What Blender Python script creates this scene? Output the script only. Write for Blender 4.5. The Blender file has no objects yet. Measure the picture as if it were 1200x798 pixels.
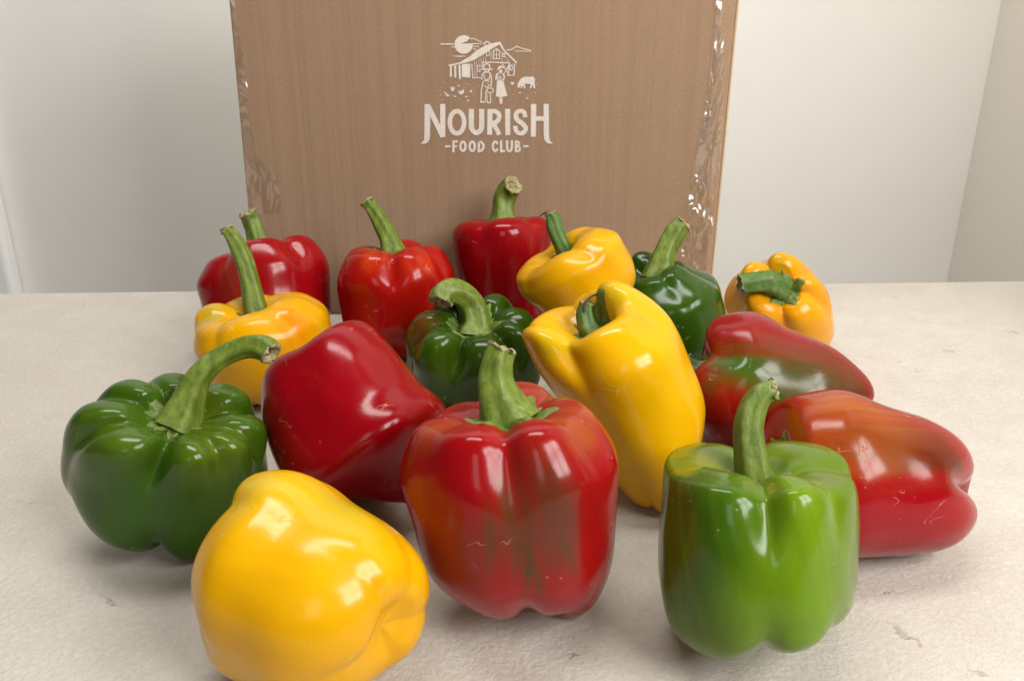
import bpy, bmesh, math, random
import numpy as np
from mathutils import Matrix, Vector

# ------------------------------------------------------------------ camera, world, lights, exposure
SC = bpy.context.scene
COL = SC.collection
cam = bpy.data.cameras.new('camera')
cam.sensor_width = 36.0
cam.lens = 30.0
cam.clip_start = 0.01
cam.clip_end = 50
cam.dof.use_dof = True
cam.dof.focus_distance = 0.45
cam.dof.aperture_fstop = 26
cam_ob = bpy.data.objects.new('camera', cam)
cam_ob.location = (0, 0, 0.27)
cam_ob.rotation_euler = (math.radians(90 - 21.5), 0, 0)
COL.objects.link(cam_ob)
SC.camera = cam_ob

world = bpy.data.worlds.new('World')
SC.world = world
world.use_nodes = True
bg = world.node_tree.nodes['Background']
bg.inputs[0].default_value = (1.0, 0.95, 0.88, 1)
bg.inputs[1].default_value = 0.06

SC.view_settings.view_transform = 'Standard'
SC.view_settings.look = 'None'
SC.view_settings.exposure = 0.08
SC.view_settings.gamma = 1.0

def area(name, loc, target, sx, sy, watts, col=(1, 1, 1)):
    l = bpy.data.lights.new(name, 'AREA')
    l.shape = 'RECTANGLE'; l.size = sx; l.size_y = sy; l.energy = watts; l.color = col
    o = bpy.data.objects.new(name, l); COL.objects.link(o)
    o.location = loc
    d = Vector(target) - Vector(loc)
    o.rotation_euler = d.to_track_quat('-Z', 'Y').to_euler()
    return o

def window(name, centre, target, w, h, cols, rows, gap, watts, col):
    """a window of several panes: one area lamp per pane, so that the glazing bars show in reflections"""
    c = Vector(centre); q = (Vector(target) - c).to_track_quat('-Z', 'Y')
    pw = (w - gap * (cols - 1)) / cols; ph = (h - gap * (rows - 1)) / rows
    for i in range(cols):
        for j in range(rows):
            off = q @ Vector((-w / 2 + pw / 2 + i * (pw + gap), -h / 2 + ph / 2 + j * (ph + gap), 0))
            o = area(name, c + off, c + off + q @ Vector((0, 0, -1)), pw, ph, watts / (cols * rows), col)

window('window_light', (0.74, -0.26, 0.84), (0.0, 0.44, 0.05), 0.68, 0.62, 2, 2, 0.04, 19.5, (1.0, 0.98, 0.95))
window('far_window_light', (-0.25, -1.3, 1.05), (0.0, 0.45, 0.05), 0.5, 0.75, 1, 1, 0.06, 3.0, (1.0, 0.97, 0.93))

area('added_wall_fill', (-0.15, 0.55, 1.70), (-0.08, 1.22, 0.35), 1.1, 0.35, 19.0, (1.0, 0.98, 0.94))  # added fill lamp: brightens the back wall

# ------------------------------------------------------------------ helpers
def link(name, verts, faces, mat, parent=None, smooth=True):
    me = bpy.data.meshes.new(name)
    me.from_pydata([tuple(map(float, v)) for v in verts], [], faces)
    me.update()
    if smooth:
        me.polygons.foreach_set('use_smooth', [True] * len(me.polygons))
    if mat: me.materials.append(mat)
    o = bpy.data.objects.new(name, me); COL.objects.link(o)
    if parent: o.parent = parent
    return o

def bm_link(name, bm, mat, parent=None, smooth=False):
    me = bpy.data.meshes.new(name); bm.to_mesh(me); bm.free()
    if smooth:
        me.polygons.foreach_set('use_smooth', [True] * len(me.polygons))
    me.materials.append(mat)
    o = bpy.data.objects.new(name, me); COL.objects.link(o)
    if parent: o.parent = parent
    return o

def tag(o, label=None, cat=None, group=None, kind=None):
    if label: o['label'] = label
    if cat: o['category'] = cat
    if group: o['group'] = group
    if kind: o['kind'] = kind

class NT:
    def __init__(s, name):
        s.m = bpy.data.materials.new(name); s.m.use_nodes = True
        s.t = s.m.node_tree; s.b = s.t.nodes['Principled BSDF']
    def n(s, typ, **kw):
        x = s.t.nodes.new(typ)
        for k, v in kw.items(): setattr(x, k, v)
        return x
    def l(s, a, b): s.t.links.new(a, b)
    def val(s, sock, v): sock.default_value = v
    def coord(s, scale=(1, 1, 1), loc=(0, 0, 0), rot=(0, 0, 0)):
        c = s.n('ShaderNodeTexCoord'); m = s.n('ShaderNodeMapping')
        m.inputs['Scale'].default_value = scale; m.inputs['Location'].default_value = loc; m.inputs['Rotation'].default_value = rot
        s.l(c.outputs['Object'], m.inputs[0]); return m.outputs[0]
    def noise(s, vec, scale, detail=3, rough=.55, dist=0.):
        x = s.n('ShaderNodeTexNoise'); s.l(vec, x.inputs['Vector'])
        x.inputs['Scale'].default_value = scale; x.inputs['Detail'].default_value = detail
        x.inputs['Roughness'].default_value = rough; x.inputs['Distortion'].default_value = dist
        return x.outputs['Fac']
    def ramp(s, fac, stops):
        x = s.n('ShaderNodeValToRGB'); s.l(fac, x.inputs[0])
        el = x.color_ramp.elements
        while len(el) < len(stops): el.new(.5)
        for e, (p, c) in zip(el, stops):
            e.position = p; e.color = (c[0], c[1], c[2], 1) if hasattr(c, '__len__') else (c, c, c, 1)
        return x.outputs[0]
    def mix(s, fac, a, b, mode='MIX'):
        x = s.n('ShaderNodeMix', data_type='RGBA', blend_type=mode)
        for sock, v in ((x.inputs[0], fac), (x.inputs[6], a), (x.inputs[7], b)):
            if hasattr(v, 'is_linked'): s.l(v, sock)
            elif hasattr(v, '__len__'): sock.default_value = (v[0], v[1], v[2], 1)
            else: sock.default_value = v
        return x.outputs[2]
    def math(s, op, a, b=0.):
        x = s.n('ShaderNodeMath', operation=op)
        for sock, v in ((x.inputs[0], a), (x.inputs[1], b)):
            if hasattr(v, 'is_linked'): s.l(v, sock)
            else: sock.default_value = v
        return x.outputs[0]
    def bump(s, h, strength, dist, prev=None):
        x = s.n('ShaderNodeBump'); s.l(h, x.inputs['Height'])
        x.inputs['Strength'].default_value = strength; x.inputs['Distance'].default_value = dist
        if prev: s.l(prev, x.inputs['Normal'])
        return x.outputs[0]

# ------------------------------------------------------------------ materials
def skin_material(name, rough=.24, seed=0., sss=.10, sssr=(1, .35, .1), speck=(.5, .35, .1), speck_amt=.35, streak=.10):
    s = NT(name)
    at = s.n('ShaderNodeAttribute', attribute_name='pigment')
    v1 = s.coord((1, 1, .16), (seed, seed * .7, seed * 1.3))
    st = s.noise(v1, 170, 3, .6)
    v2 = s.coord((1, 1, .6), (seed * 2.1, 0, seed))
    bl = s.noise(v2, 34, 3, .5, .4)
    k = s.math('ADD', s.math('MULTIPLY', st, streak * 2), s.math('MULTIPLY', bl, streak * 2.4))
    k = s.math('ADD', k, 1 - streak * 2.2)
    comb = s.n('ShaderNodeCombineXYZ')
    for i in range(3): s.l(k, comb.inputs[i])
    c = s.mix(1.0, at.outputs['Color'], comb.outputs[0], 'MULTIPLY')
    # tiny pale specks and faint scratches of a handled skin
    v3 = s.coord((1, 1, 1), (seed * 3, seed, 0))
    vo = s.n('ShaderNodeTexVoronoi'); s.l(v3, vo.inputs['Vector']); vo.inputs['Scale'].default_value = 190
    dots = s.ramp(vo.outputs['Distance'], [(0.0, 1.0), (0.10, 1.0), (0.17, 0.0)])
    gate = s.ramp(s.noise(v3, 60, 2), [(.60, 0.), (.68, 1.)])
    mk = s.math('MULTIPLY', s.math('MULTIPLY', dots, gate), speck_amt)
    c = s.mix(mk, c, speck)
    ln = s.ramp(s.noise(v3, 38, 3, .55, .6), [(.492, 0.), (.5, 1.), (.508, 0.)])
    lg = s.ramp(s.noise(v3, 42, 2), [(.62, 0.), (.67, 1.)])
    scar = s.math('MULTIPLY', ln, lg)
    c = s.mix(s.math('MULTIPLY', scar, speck_amt * .9), c, speck)
    s.l(c, s.b.inputs['Base Color'])
    rr = s.ramp(s.noise(v3, 45, 4, .6), [(.3, rough * .65), (.7, rough * 1.45)])
    s.l(rr, s.b.inputs['Roughness'])
    s.b.inputs['Subsurface Weight'].default_value = sss
    s.b.inputs['Subsurface Radius'].default_value = sssr
    s.b.inputs['Subsurface Scale'].default_value = .004
    s.b.inputs['Coat Weight'].default_value = .10
    s.b.inputs['Coat Roughness'].default_value = .10
    s.b.inputs['Specular IOR Level'].default_value = .24
    b = s.bump(s.noise(v2, 26, 2, .5), .22, .0022)
    b = s.bump(s.noise(v3, 240, 3, .6), .12, .0004, b)
    b = s.bump(st, .14, .0006, b); b = s.bump(scar, .5, .0004, b)
    s.l(b, s.b.inputs['Normal']); 
    s.l(s.bump(s.noise(v2, 30, 2, .5), .18, .0020), s.b.inputs['Coat Normal'])
    return s.m

def stem_material(name, a, b_, rough=.5):
    s = NT(name)
    v = s.coord((1, 1, .22)); v1 = s.coord()
    c = s.mix(s.ramp(s.noise(v, 260, 4, .6), [(.3, 0.), (.7, 1.)]), a, b_)
    c = s.mix(s.ramp(s.noise(v1, 120, 3, .6), [(.58, 0.), (.72, .6)]), c, (.28, .30, .12))
    c = s.mix(s.ramp(s.noise(v1, 70, 4, .7), [(.66, 0.), (.74, .8)]), c, (.10, .06, .02))
    s.l(c, s.b.inputs['Base Color']); s.b.inputs['Roughness'].default_value = rough
    s.b.inputs['Subsurface Weight'].default_value = .08
    s.b.inputs['Subsurface Scale'].default_value = .003
    b = s.bump(s.noise(v, 300, 4, .6), .5, .0008)
    b = s.bump(s.noise(v1, 420, 3, .6), .35, .0005, b)
    s.l(b, s.b.inputs['Normal'])
    return s.m

def cut_material():
    s = NT('dry_cut')
    v = s.coord()
    c = s.ramp(s.noise(v, 520, 4, .7), [(.30, (.07, .045, .02)), (.50, (.32, .27, .12)), (.72, (.55, .50, .30))])
    s.l(c, s.b.inputs['Base Color']); s.b.inputs['Roughness'].default_value = .8
    s.l(s.bump(s.noise(v, 600, 4, .7), .9, .0010), s.b.inputs['Normal'])
    return s.m

def plain(name, col, rough=.6, noise_scale=40, amt=.06, bump=.1, bd=.001):
    s = NT(name); v = s.coord()
    n = s.noise(v, noise_scale, 5, .6)
    c = s.mix(n, [x * (1 - amt) for x in col], [x * (1 + amt) for x in col])
    s.l(c, s.b.inputs['Base Color']); s.b.inputs['Roughness'].default_value = rough
    s.l(s.bump(s.noise(v, noise_scale * 6, 4, .6), bump, bd), s.b.inputs['Normal'])
    return s.m

def table_material(marks):
    s = NT('table_plaster'); v = s.coord()
    n1 = s.noise(v, 6, 6, .62, .4); n2 = s.noise(v, 38, 6, .66); n3 = s.noise(v, 900, 3, .6); n4 = s.noise(v, 300, 4, .62)
    c = s.ramp(n1, [(.25, (.51, .465, .405)), (.5, (.555, .515, .46)), (.75, (.60, .565, .51))])
    c = s.mix(s.ramp(n2, [(.35, .6), (.62, 0.)]), c, (.50, .45, .385))
    c = s.mix(s.ramp(n3, [(.30, .30), (.52, 0.)]), c, (.36, .31, .25))
    c = s.mix(s.ramp(n4, [(.30, .35), (.55, 0.)]), c, (.46, .41, .345))
    c = s.mix(s.ramp(n4, [(.55, 0.), (.75, .35)]), c, (.70, .67, .62))
    # scattered shallow pits and dents
    vw = s.coord((1, 1.7, 1), rot=(0, 0, .6))
    pn = s.noise(vw, 52, 5, .72, 1.2)
    pit = s.ramp(pn, [(.655, 0.), (.70, 1.)])
    big = s.ramp(s.noise(v, 9, 2), [(.48, 0.), (.56, 1.)])
    pit = s.math('MULTIPLY', pit, big)
    c = s.mix(s.math('MULTIPLY', pit, .45), c, (.33, .27, .19))
    # the few long chips seen beside the peppers
    wob = s.n('ShaderNodeTexNoise'); s.l(v, wob.inputs['Vector']); wob.inputs['Scale'].default_value = 130; wob.inputs['Detail'].default_value = 4
    wv = s.n('ShaderNodeVectorMath', operation='SCALE'); s.l(wob.outputs['Color'], wv.inputs[0]); wv.inputs['Scale'].default_value = .016
    av = s.n('ShaderNodeVectorMath', operation='ADD'); s.l(v, av.inputs[0]); s.l(wv.outputs[0], av.inputs[1])
    tot = None
    for (x, y, ang, ln, wd) in marks:
        mp = s.n('ShaderNodeMapping', vector_type='TEXTURE')
        mp.inputs['Location'].default_value = (x + .008, y + .008, 0.008); mp.inputs['Rotation'].default_value = (0, 0, ang)
        mp.inputs['Scale'].default_value = (ln, wd, 1)
        s.l(av.outputs[0], mp.inputs[0])
        le = s.n('ShaderNodeVectorMath', operation='LENGTH'); s.l(mp.outputs[0], le.inputs[0])
        mk = s.ramp(le.outputs['Value'], [(.55, 1.), (1.0, 0.)])
        tot = mk if tot is None else s.math('MAXIMUM', tot, mk)
    frag = s.ramp(s.noise(v, 260, 4, .7), [(.42, 0.), (.52, 1.)])
    tot = s.math('MULTIPLY', tot, frag)
    c = s.mix(s.math('MULTIPLY', tot, .75), c, (.27, .20, .12))
    s.l(c, s.b.inputs['Base Color'])
    s.l(s.ramp(n2, [(.3, .42), (.7, .62)]), s.b.inputs['Roughness'])
    s.b.inputs['Specular IOR Level'].default_value = .35
    b = s.bump(n1, .25, .004)
    b = s.bump(n4, .55, .0015, b)
    b = s.bump(n3, .35, .0004, b)
    inv = s.math('SUBTRACT', 1.0, s.math('MAXIMUM', s.math('MULTIPLY', pit, .6), tot))
    b = s.bump(inv, .8, .0012, b)
    s.l(b, s.b.inputs['Normal'])
    return s.m

def cardboard(name, col=(.37, .245, .15)):
    s = NT(name)
    v = s.coord(); vf = s.coord((1, 1, .012)); vg = s.coord((1, .3, 1))
    flute = s.noise(vf, 95, 2, .5); broad = s.noise(vf, 55, 2, .5); fib = s.noise(v, 520, 4, .7); cl = s.noise(v, 9, 4, .6)
    sp = s.noise(v, 230, 3, .6)
    c = s.mix(s.ramp(flute, [(.3, 0.), (.7, 1.)]), [x * .975 for x in col], [x * 1.02 for x in col])
    c = s.mix(s.ramp(broad, [(.35, 0.), (.65, .5)]), c, [x * .91 for x in col])
    c = s.mix(s.ramp(s.noise(v, 70, 5, .65), [(.35, 0.), (.65, .45)]), c, (col[0] * 1.10, col[1] * 1.10, col[2] * 1.10))
    c = s.mix(s.ramp(fib, [(.35, .7), (.58, 0.)]), c, [x * .74 for x in col])
    c = s.mix(s.ramp(cl, [(.35, 0.), (.7, .5)]), c, (col[0] * 1.03, col[1] * .95, col[2] * .95))
    c = s.mix(s.ramp(sp, [(.70, 0.), (.76, .5)]), c, [x * 1.5 for x in col])
    c = s.mix(s.ramp(s.noise(v, 140, 3, .6), [(.73, 0.), (.76, .6)]), c, [x * .55 for x in col])
    s.l(c, s.b.inputs['Base Color']); s.b.inputs['Roughness'].default_value = .82
    s.b.inputs['Specular IOR Level'].default_value = .25
    b = s.bump(broad, .6, .0030); b = s.bump(flute, .45, .0012, b); b = s.bump(fib, .25, .0003, b)
    s.l(b, s.b.inputs['Normal'])
    return s.m

def tape_material():
    s = NT('clear_tape')
    t = s.t
    out = t.nodes['Material Output']
    tr = s.n('ShaderNodeBsdfTransparent'); tr.inputs[0].default_value = (.99, .985, .97, 1)
    gl = s.n('ShaderNodeBsdfGlossy'); gl.inputs['Roughness'].default_value = .24; gl.inputs[0].default_value = (1, 1, 1, 1)
    v = s.coord((1, 1, .28), rot=(0, .6, 0))
    b = s.bump(s.noise(v, 46, 2, .5, 1.4), 1.0, .010)
    s.l(b, gl.inputs['Normal'])
    mx = s.n('ShaderNodeMixShader')
    mx.inputs[0].default_value = .16; s.l(tr.outputs[0], mx.inputs[1]); s.l(gl.outputs[0], mx.inputs[2])
    s.l(mx.outputs[0], out.inputs['Surface'])
    return s.m

# ------------------------------------------------------------------ setting
DATA = {'marks': [[0.1612, -0.5272, -1.0524, 0.016, 0.0035], [0.1673, -0.4971, -0.2968, 0.0099, 0.0022], [0.0076, -0.5343, -0.274, 0.0064, 0.003],
           [0.3582, -0.1909, -0.7425, 0.0128, 0.004], [0.1799, -0.5515, -0.8675, 0.0088, 0.003], [0.4373, -0.147, -0.8324, 0.0115, 0.004],
           [-0.2151, -0.4878, -0.6349, 0.0157, 0.002]],
 'wall': {'y': 1.22, 'corner_x': 0.6505, 'trim_x': -0.7303},
 'table': {'y': 0.8369, 'yaw': 0.0393},
 'box': {'y': 0.752,
         'h': 0.4,
         'xl0': -0.23817,
         'xl1': -0.22898,
         'xr0': 0.18086,
         'xr1': 0.16456,
         'f0': 0.18386,
         'f1': 0.187,
         'tapes': [{'rows': [[0.09604, -0.2359, -0.20613, 0.25], [0.1099, -0.23509, -0.20476, 0.4], [0.13034, -0.23427, -0.20874, 0.3],
                             [0.14891, -0.23363, -0.22396, 0.2], [0.20615, -0.23211, -0.22415, 0.2], [0.27331, -0.23049, -0.227, 0.15],
                             [0.32996, -0.22906, -0.225, 0.1]],
                    'nx': 14,
                    'amp': 0.0022,
                    'seed': 4},
                   {'rows': [[0.04197, 0.15273, 0.17858, 0.8], [0.07252, 0.15441, 0.17912, 1.0], [0.10376, 0.15668, 0.18102, 1.0], [0.14152, 0.15831, 0.18146, 1.0],
                             [0.17076, 0.1634, 0.1818, 0.8], [0.21308, 0.16644, 0.17869, 0.4], [0.27331, 0.16623, 0.17252, 0.2], [0.32996, 0.164, 0.16942, 0.1]],
                    'nx': 18,
                    'amp': 0.0026,
                    'seed': 11}]},
 'print': [('printed_letter',
            [('f',
              [(-0.0746, 0.19045), (-0.06978, 0.19045), (-0.07083, 0.16478), (-0.07142, 0.1607), (-0.07436, 0.15749), (-0.07912, 0.15719), (-0.07634, 0.16012),
               (-0.07589, 0.16405)],
              0),
             ('r', [(-0.07201, 0.18946), (-0.05964, 0.16303)], 0.00449), ('f', [(-0.06145, 0.19059), (-0.05692, 0.19059), (-0.05772, 0.16274), (-0.062, 0.16332)], 0)]),
           ('printed_letter',
            [('r',
              [(-0.04117, 0.17533), (-0.04137, 0.17324), (-0.04187, 0.17126), (-0.04264, 0.16948), (-0.04366, 0.16799), (-0.04486, 0.16687), (-0.04619, 0.16617),
               (-0.04757, 0.16594), (-0.04895, 0.16617), (-0.05024, 0.16687), (-0.05139, 0.16799), (-0.05234, 0.16948), (-0.05303, 0.17126), (-0.05343, 0.17324),
               (-0.05353, 0.17533), (-0.05332, 0.1774), (-0.05281, 0.17937), (-0.05203, 0.18113), (-0.05102, 0.1826), (-0.04982, 0.18371), (-0.04851, 0.18439),
               (-0.04713, 0.18463), (-0.04577, 0.18439), (-0.04448, 0.18371), (-0.04334, 0.1826), (-0.04239, 0.18113), (-0.0417, 0.17937), (-0.04128, 0.1774),
               (-0.04117, 0.17533)],
              0.00391)]),
           ('printed_letter',
            [('r',
              [(-0.03479, 0.18648), (-0.03484, 0.18458), (-0.03491, 0.18181), (-0.03498, 0.17868), (-0.03503, 0.17572), (-0.03502, 0.17345), (-0.03499, 0.172),
               (-0.03496, 0.17102), (-0.03488, 0.17032), (-0.03469, 0.16975), (-0.03436, 0.16913), (-0.03382, 0.16839), (-0.03312, 0.16765), (-0.03232, 0.167),
               (-0.03149, 0.16655), (-0.03071, 0.16637), (-0.02992, 0.16655), (-0.02908, 0.167), (-0.02826, 0.16765), (-0.02753, 0.16839), (-0.02697, 0.16913),
               (-0.02662, 0.16975), (-0.02641, 0.17032), (-0.02631, 0.17102), (-0.02625, 0.172), (-0.02618, 0.17345), (-0.0261, 0.17572), (-0.02606, 0.17868),
               (-0.02603, 0.18181), (-0.02602, 0.18458), (-0.02601, 0.18648)],
              [0.00449, 0.00449, 0.0045, 0.0045, 0.0045, 0.00449, 0.00448, 0.00445, 0.00442, 0.00439, 0.00435, 0.00429, 0.00421, 0.00414, 0.00408, 0.00406, 0.00408,
               0.00414, 0.00421, 0.00429, 0.00435, 0.00439, 0.00442, 0.00445, 0.00448, 0.00449, 0.0045, 0.0045, 0.0045, 0.00449, 0.00449])]),
           ('printed_letter',
            [('f', [(-0.02103, 0.18633), (-0.01664, 0.18633), (-0.01712, 0.16478), (-0.02156, 0.16478)], 0),
             ('r',
              [(-0.01885, 0.18448), (-0.01823, 0.18452), (-0.01734, 0.18459), (-0.01632, 0.18464), (-0.01531, 0.18462), (-0.01446, 0.18448), (-0.01374, 0.1842),
               (-0.01307, 0.18381), (-0.01247, 0.18334), (-0.01195, 0.18284), (-0.01154, 0.18234), (-0.01124, 0.18185), (-0.01104, 0.18133), (-0.01093, 0.18078),
               (-0.0109, 0.18022), (-0.01097, 0.17963), (-0.01111, 0.17898), (-0.01134, 0.17828), (-0.01167, 0.17758), (-0.01208, 0.17691), (-0.01261, 0.17633),
               (-0.0133, 0.17584), (-0.01417, 0.1754), (-0.0151, 0.17502), (-0.016, 0.1747), (-0.01674, 0.17446), (-0.01734, 0.17432), (-0.01787, 0.17427),
               (-0.01832, 0.17428), (-0.01868, 0.17431), (-0.01895, 0.17432)],
              0.00377),
             ('r', [(-0.01629, 0.17561), (-0.01105, 0.16478)], 0.00391)]),
           ('printed_letter', [('f', [(-0.00595, 0.18662), (-0.00156, 0.18662), (-0.00158, 0.16449), (-0.00587, 0.16449)], 0)]),
           ('printed_letter',
            [('r',
              [(0.01136, 0.17949), (0.01127, 0.18007), (0.01117, 0.18092), (0.01103, 0.18188), (0.0108, 0.18279), (0.01046, 0.18349), (0.00996, 0.18399),
               (0.00933, 0.18439), (0.00863, 0.18469), (0.00791, 0.18487), (0.00723, 0.18491), (0.00654, 0.18479), (0.00581, 0.18453), (0.0051, 0.18415),
               (0.00448, 0.18369), (0.00401, 0.1832), (0.00368, 0.18264), (0.00347, 0.18199), (0.00336, 0.18129), (0.00335, 0.18058), (0.00342, 0.17991),
               (0.00359, 0.1793), (0.00385, 0.17869), (0.0042, 0.1781), (0.00465, 0.1775), (0.00519, 0.17691), (0.0059, 0.17631), (0.00676, 0.17571), (0.00769, 0.17512),
               (0.00858, 0.17451), (0.00933, 0.17389), (0.00997, 0.17325), (0.01057, 0.17259), (0.01109, 0.17192), (0.01148, 0.17125), (0.0117, 0.17057),
               (0.01174, 0.16985), (0.01161, 0.16908), (0.01135, 0.16833), (0.01098, 0.16765), (0.01054, 0.1671), (0.00998, 0.16667), (0.00928, 0.16631),
               (0.00851, 0.16606), (0.00773, 0.16593), (0.007, 0.16594), (0.00629, 0.1661), (0.00557, 0.16641), (0.00487, 0.16684), (0.00425, 0.16736),
               (0.00374, 0.16797), (0.00337, 0.16876), (0.00312, 0.16975), (0.00294, 0.17077), (0.00281, 0.17168), (0.0027, 0.1723)],
              [0.00377, 0.00375, 0.00372, 0.00369, 0.00365, 0.00362, 0.00359, 0.00354, 0.0035, 0.00348, 0.00348, 0.00351, 0.00356, 0.00363, 0.0037, 0.00377, 0.00383,
               0.0039, 0.00396, 0.00402, 0.00406, 0.00408, 0.00408, 0.00407, 0.00406, 0.00406, 0.00406, 0.00406, 0.00406, 0.00406, 0.00406, 0.00406, 0.00407, 0.00408,
               0.00408, 0.00406, 0.00402, 0.00396, 0.0039, 0.00383, 0.00377, 0.0037, 0.00363, 0.00356, 0.00351, 0.00348, 0.00347, 0.00349, 0.00352, 0.00357, 0.00362,
               0.0037, 0.0038, 0.0039, 0.00399, 0.00406])]),
           ('printed_letter',
            [('f', [(0.01612, 0.19059), (0.02079, 0.19059), (0.02063, 0.16318), (0.01634, 0.16318)], 0), ('r', [(0.01901, 0.17848), (0.02959, 0.17848)], 0.00391),
             ('f',
              [(0.02692, 0.19073), (0.03131, 0.19059), (0.03202, 0.16405), (0.03253, 0.16012), (0.0354, 0.15734), (0.03079, 0.15749), (0.02808, 0.16041),
               (0.02742, 0.16478)],
              0)]),
           ('printed_letter', [('r', [(-0.04684, 0.1591), (-0.0507, 0.1591), (-0.05108, 0.14985)], 0.00203), ('r', [(-0.05081, 0.15485), (-0.04768, 0.15514)], 0.00174)]),
           ('printed_letter',
            [('r',
              [(-0.0404, 0.155), (-0.04053, 0.15377), (-0.04087, 0.15267), (-0.04138, 0.15179), (-0.04202, 0.15122), (-0.04271, 0.15103), (-0.0434, 0.15122),
               (-0.04401, 0.15179), (-0.04448, 0.15267), (-0.04478, 0.15377), (-0.04486, 0.155), (-0.04472, 0.15622), (-0.04438, 0.15732), (-0.04387, 0.1582),
               (-0.04324, 0.15876), (-0.04254, 0.15895), (-0.04186, 0.15876), (-0.04125, 0.1582), (-0.04078, 0.15732), (-0.04048, 0.15622), (-0.0404, 0.155)],
              0.00203)]),
           ('printed_letter',
            [('r',
              [(-0.03237, 0.155), (-0.0325, 0.15377), (-0.03283, 0.15267), (-0.03334, 0.15179), (-0.03397, 0.15122), (-0.03467, 0.15103), (-0.03535, 0.15122),
               (-0.03597, 0.15179), (-0.03644, 0.15267), (-0.03674, 0.15377), (-0.03683, 0.155), (-0.0367, 0.15622), (-0.03636, 0.15732), (-0.03585, 0.1582),
               (-0.03522, 0.15876), (-0.03453, 0.15895), (-0.03385, 0.15876), (-0.03323, 0.1582), (-0.03276, 0.15732), (-0.03246, 0.15622), (-0.03237, 0.155)],
              0.00203)]),
           ('printed_letter',
            [('r', [(-0.02874, 0.15895), (-0.02886, 0.15073), (-0.02662, 0.15132), (-0.0248, 0.15368), (-0.02477, 0.15632), (-0.02652, 0.15866), (-0.02874, 0.1591)],
              0.00203)]),
           ('printed_letter',
            [('r',
              [(-0.01243, 0.1569), (-0.0126, 0.1572), (-0.01284, 0.15763), (-0.01313, 0.15811), (-0.01344, 0.15853), (-0.01375, 0.1588), (-0.01409, 0.15892),
               (-0.01447, 0.15895), (-0.01485, 0.15889), (-0.01522, 0.15874), (-0.01554, 0.15851), (-0.01582, 0.15817), (-0.01608, 0.15771), (-0.0163, 0.15718),
               (-0.01648, 0.1566), (-0.0166, 0.15602), (-0.01665, 0.1554), (-0.01665, 0.15472), (-0.0166, 0.15403), (-0.01649, 0.15337), (-0.01633, 0.15279),
               (-0.0161, 0.15227), (-0.01581, 0.15175), (-0.01547, 0.15131), (-0.0151, 0.151), (-0.0147, 0.15088), (-0.01423, 0.15105), (-0.01368, 0.15146),
               (-0.01313, 0.15198), (-0.01265, 0.15247), (-0.01231, 0.15279)],
              0.00203)]),
           ('printed_letter', [('r', [(-0.00944, 0.16012), (-0.00949, 0.15088), (-0.00606, 0.15088)], 0.00203)]),
           ('printed_letter',
            [('r',
              [(-0.00425, 0.16012), (-0.00426, 0.15904), (-0.00429, 0.15746), (-0.0043, 0.15569), (-0.00425, 0.15403), (-0.00412, 0.15279), (-0.00387, 0.152),
               (-0.00353, 0.15145), (-0.00314, 0.15111), (-0.00273, 0.15093), (-0.00234, 0.15088), (-0.00193, 0.15093), (-0.00149, 0.15111), (-0.00106, 0.15145),
               (-0.00068, 0.152), (-0.0004, 0.15279), (-0.00023, 0.15403), (-0.00015, 0.15569), (-0.00012, 0.15746), (-0.00012, 0.15904), (-0.0001, 0.16012)],
              0.00203)]),
           ('printed_letter',
            [('r', [(0.00346, 0.15997), (0.00348, 0.14985)], 0.00203),
             ('r',
              [(0.00376, 0.15895), (0.00402, 0.15895), (0.00439, 0.15897), (0.00482, 0.15897), (0.00522, 0.15893), (0.00554, 0.1588), (0.00578, 0.15857),
               (0.006, 0.15827), (0.00616, 0.15791), (0.00627, 0.15754), (0.00629, 0.15719), (0.0062, 0.15685), (0.00602, 0.15648), (0.00578, 0.15612),
               (0.00551, 0.15581), (0.00525, 0.15558), (0.00496, 0.15546), (0.00462, 0.15541), (0.00427, 0.15541), (0.00397, 0.15543), (0.00376, 0.15544)],
              0.00159),
             ('r',
              [(0.00376, 0.155), (0.00411, 0.15496), (0.00462, 0.15492), (0.0052, 0.15485), (0.00574, 0.15474), (0.00615, 0.15456), (0.00643, 0.15429),
               (0.00665, 0.15395), (0.0068, 0.15356), (0.00689, 0.15317), (0.00689, 0.15279), (0.00682, 0.15242), (0.00666, 0.15202), (0.00643, 0.15163),
               (0.00616, 0.15129), (0.00586, 0.15103), (0.00547, 0.15087), (0.005, 0.15079), (0.00451, 0.15076), (0.00407, 0.15075), (0.00377, 0.15073)],
              0.00174)]),
           ('printed_dash', [('r', [(-0.05824, 0.15485), (-0.05348, 0.155)], 0.00174)]), ('printed_dash', [('r', [(0.00971, 0.155), (0.01447, 0.15514)], 0.00174)]),
           ('printed_sun',
            [('f',
              [(-0.03259, 0.23958), (-0.03254, 0.23857), (-0.03263, 0.23756), (-0.03286, 0.23657), (-0.03324, 0.23561), (-0.03376, 0.23471), (-0.0344, 0.23389),
               (-0.03515, 0.23315), (-0.036, 0.23252), (-0.03694, 0.23201), (-0.03794, 0.23162), (-0.03898, 0.23136), (-0.04005, 0.23124), (-0.04113, 0.23127),
               (-0.04218, 0.23143), (-0.0432, 0.23174), (-0.04416, 0.23217), (-0.04505, 0.23273), (-0.04584, 0.2334), (-0.04652, 0.23416), (-0.04709, 0.23502),
               (-0.04752, 0.23594), (-0.04781, 0.23691), (-0.04795, 0.23791), (-0.04795, 0.23892), (-0.0478, 0.23992), (-0.0475, 0.2409), (-0.04707, 0.24183),
               (-0.0465, 0.2427), (-0.04582, 0.24348), (-0.04503, 0.24418), (-0.04415, 0.24476), (-0.04319, 0.24523), (-0.04218, 0.24556), (-0.04113, 0.24577),
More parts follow.
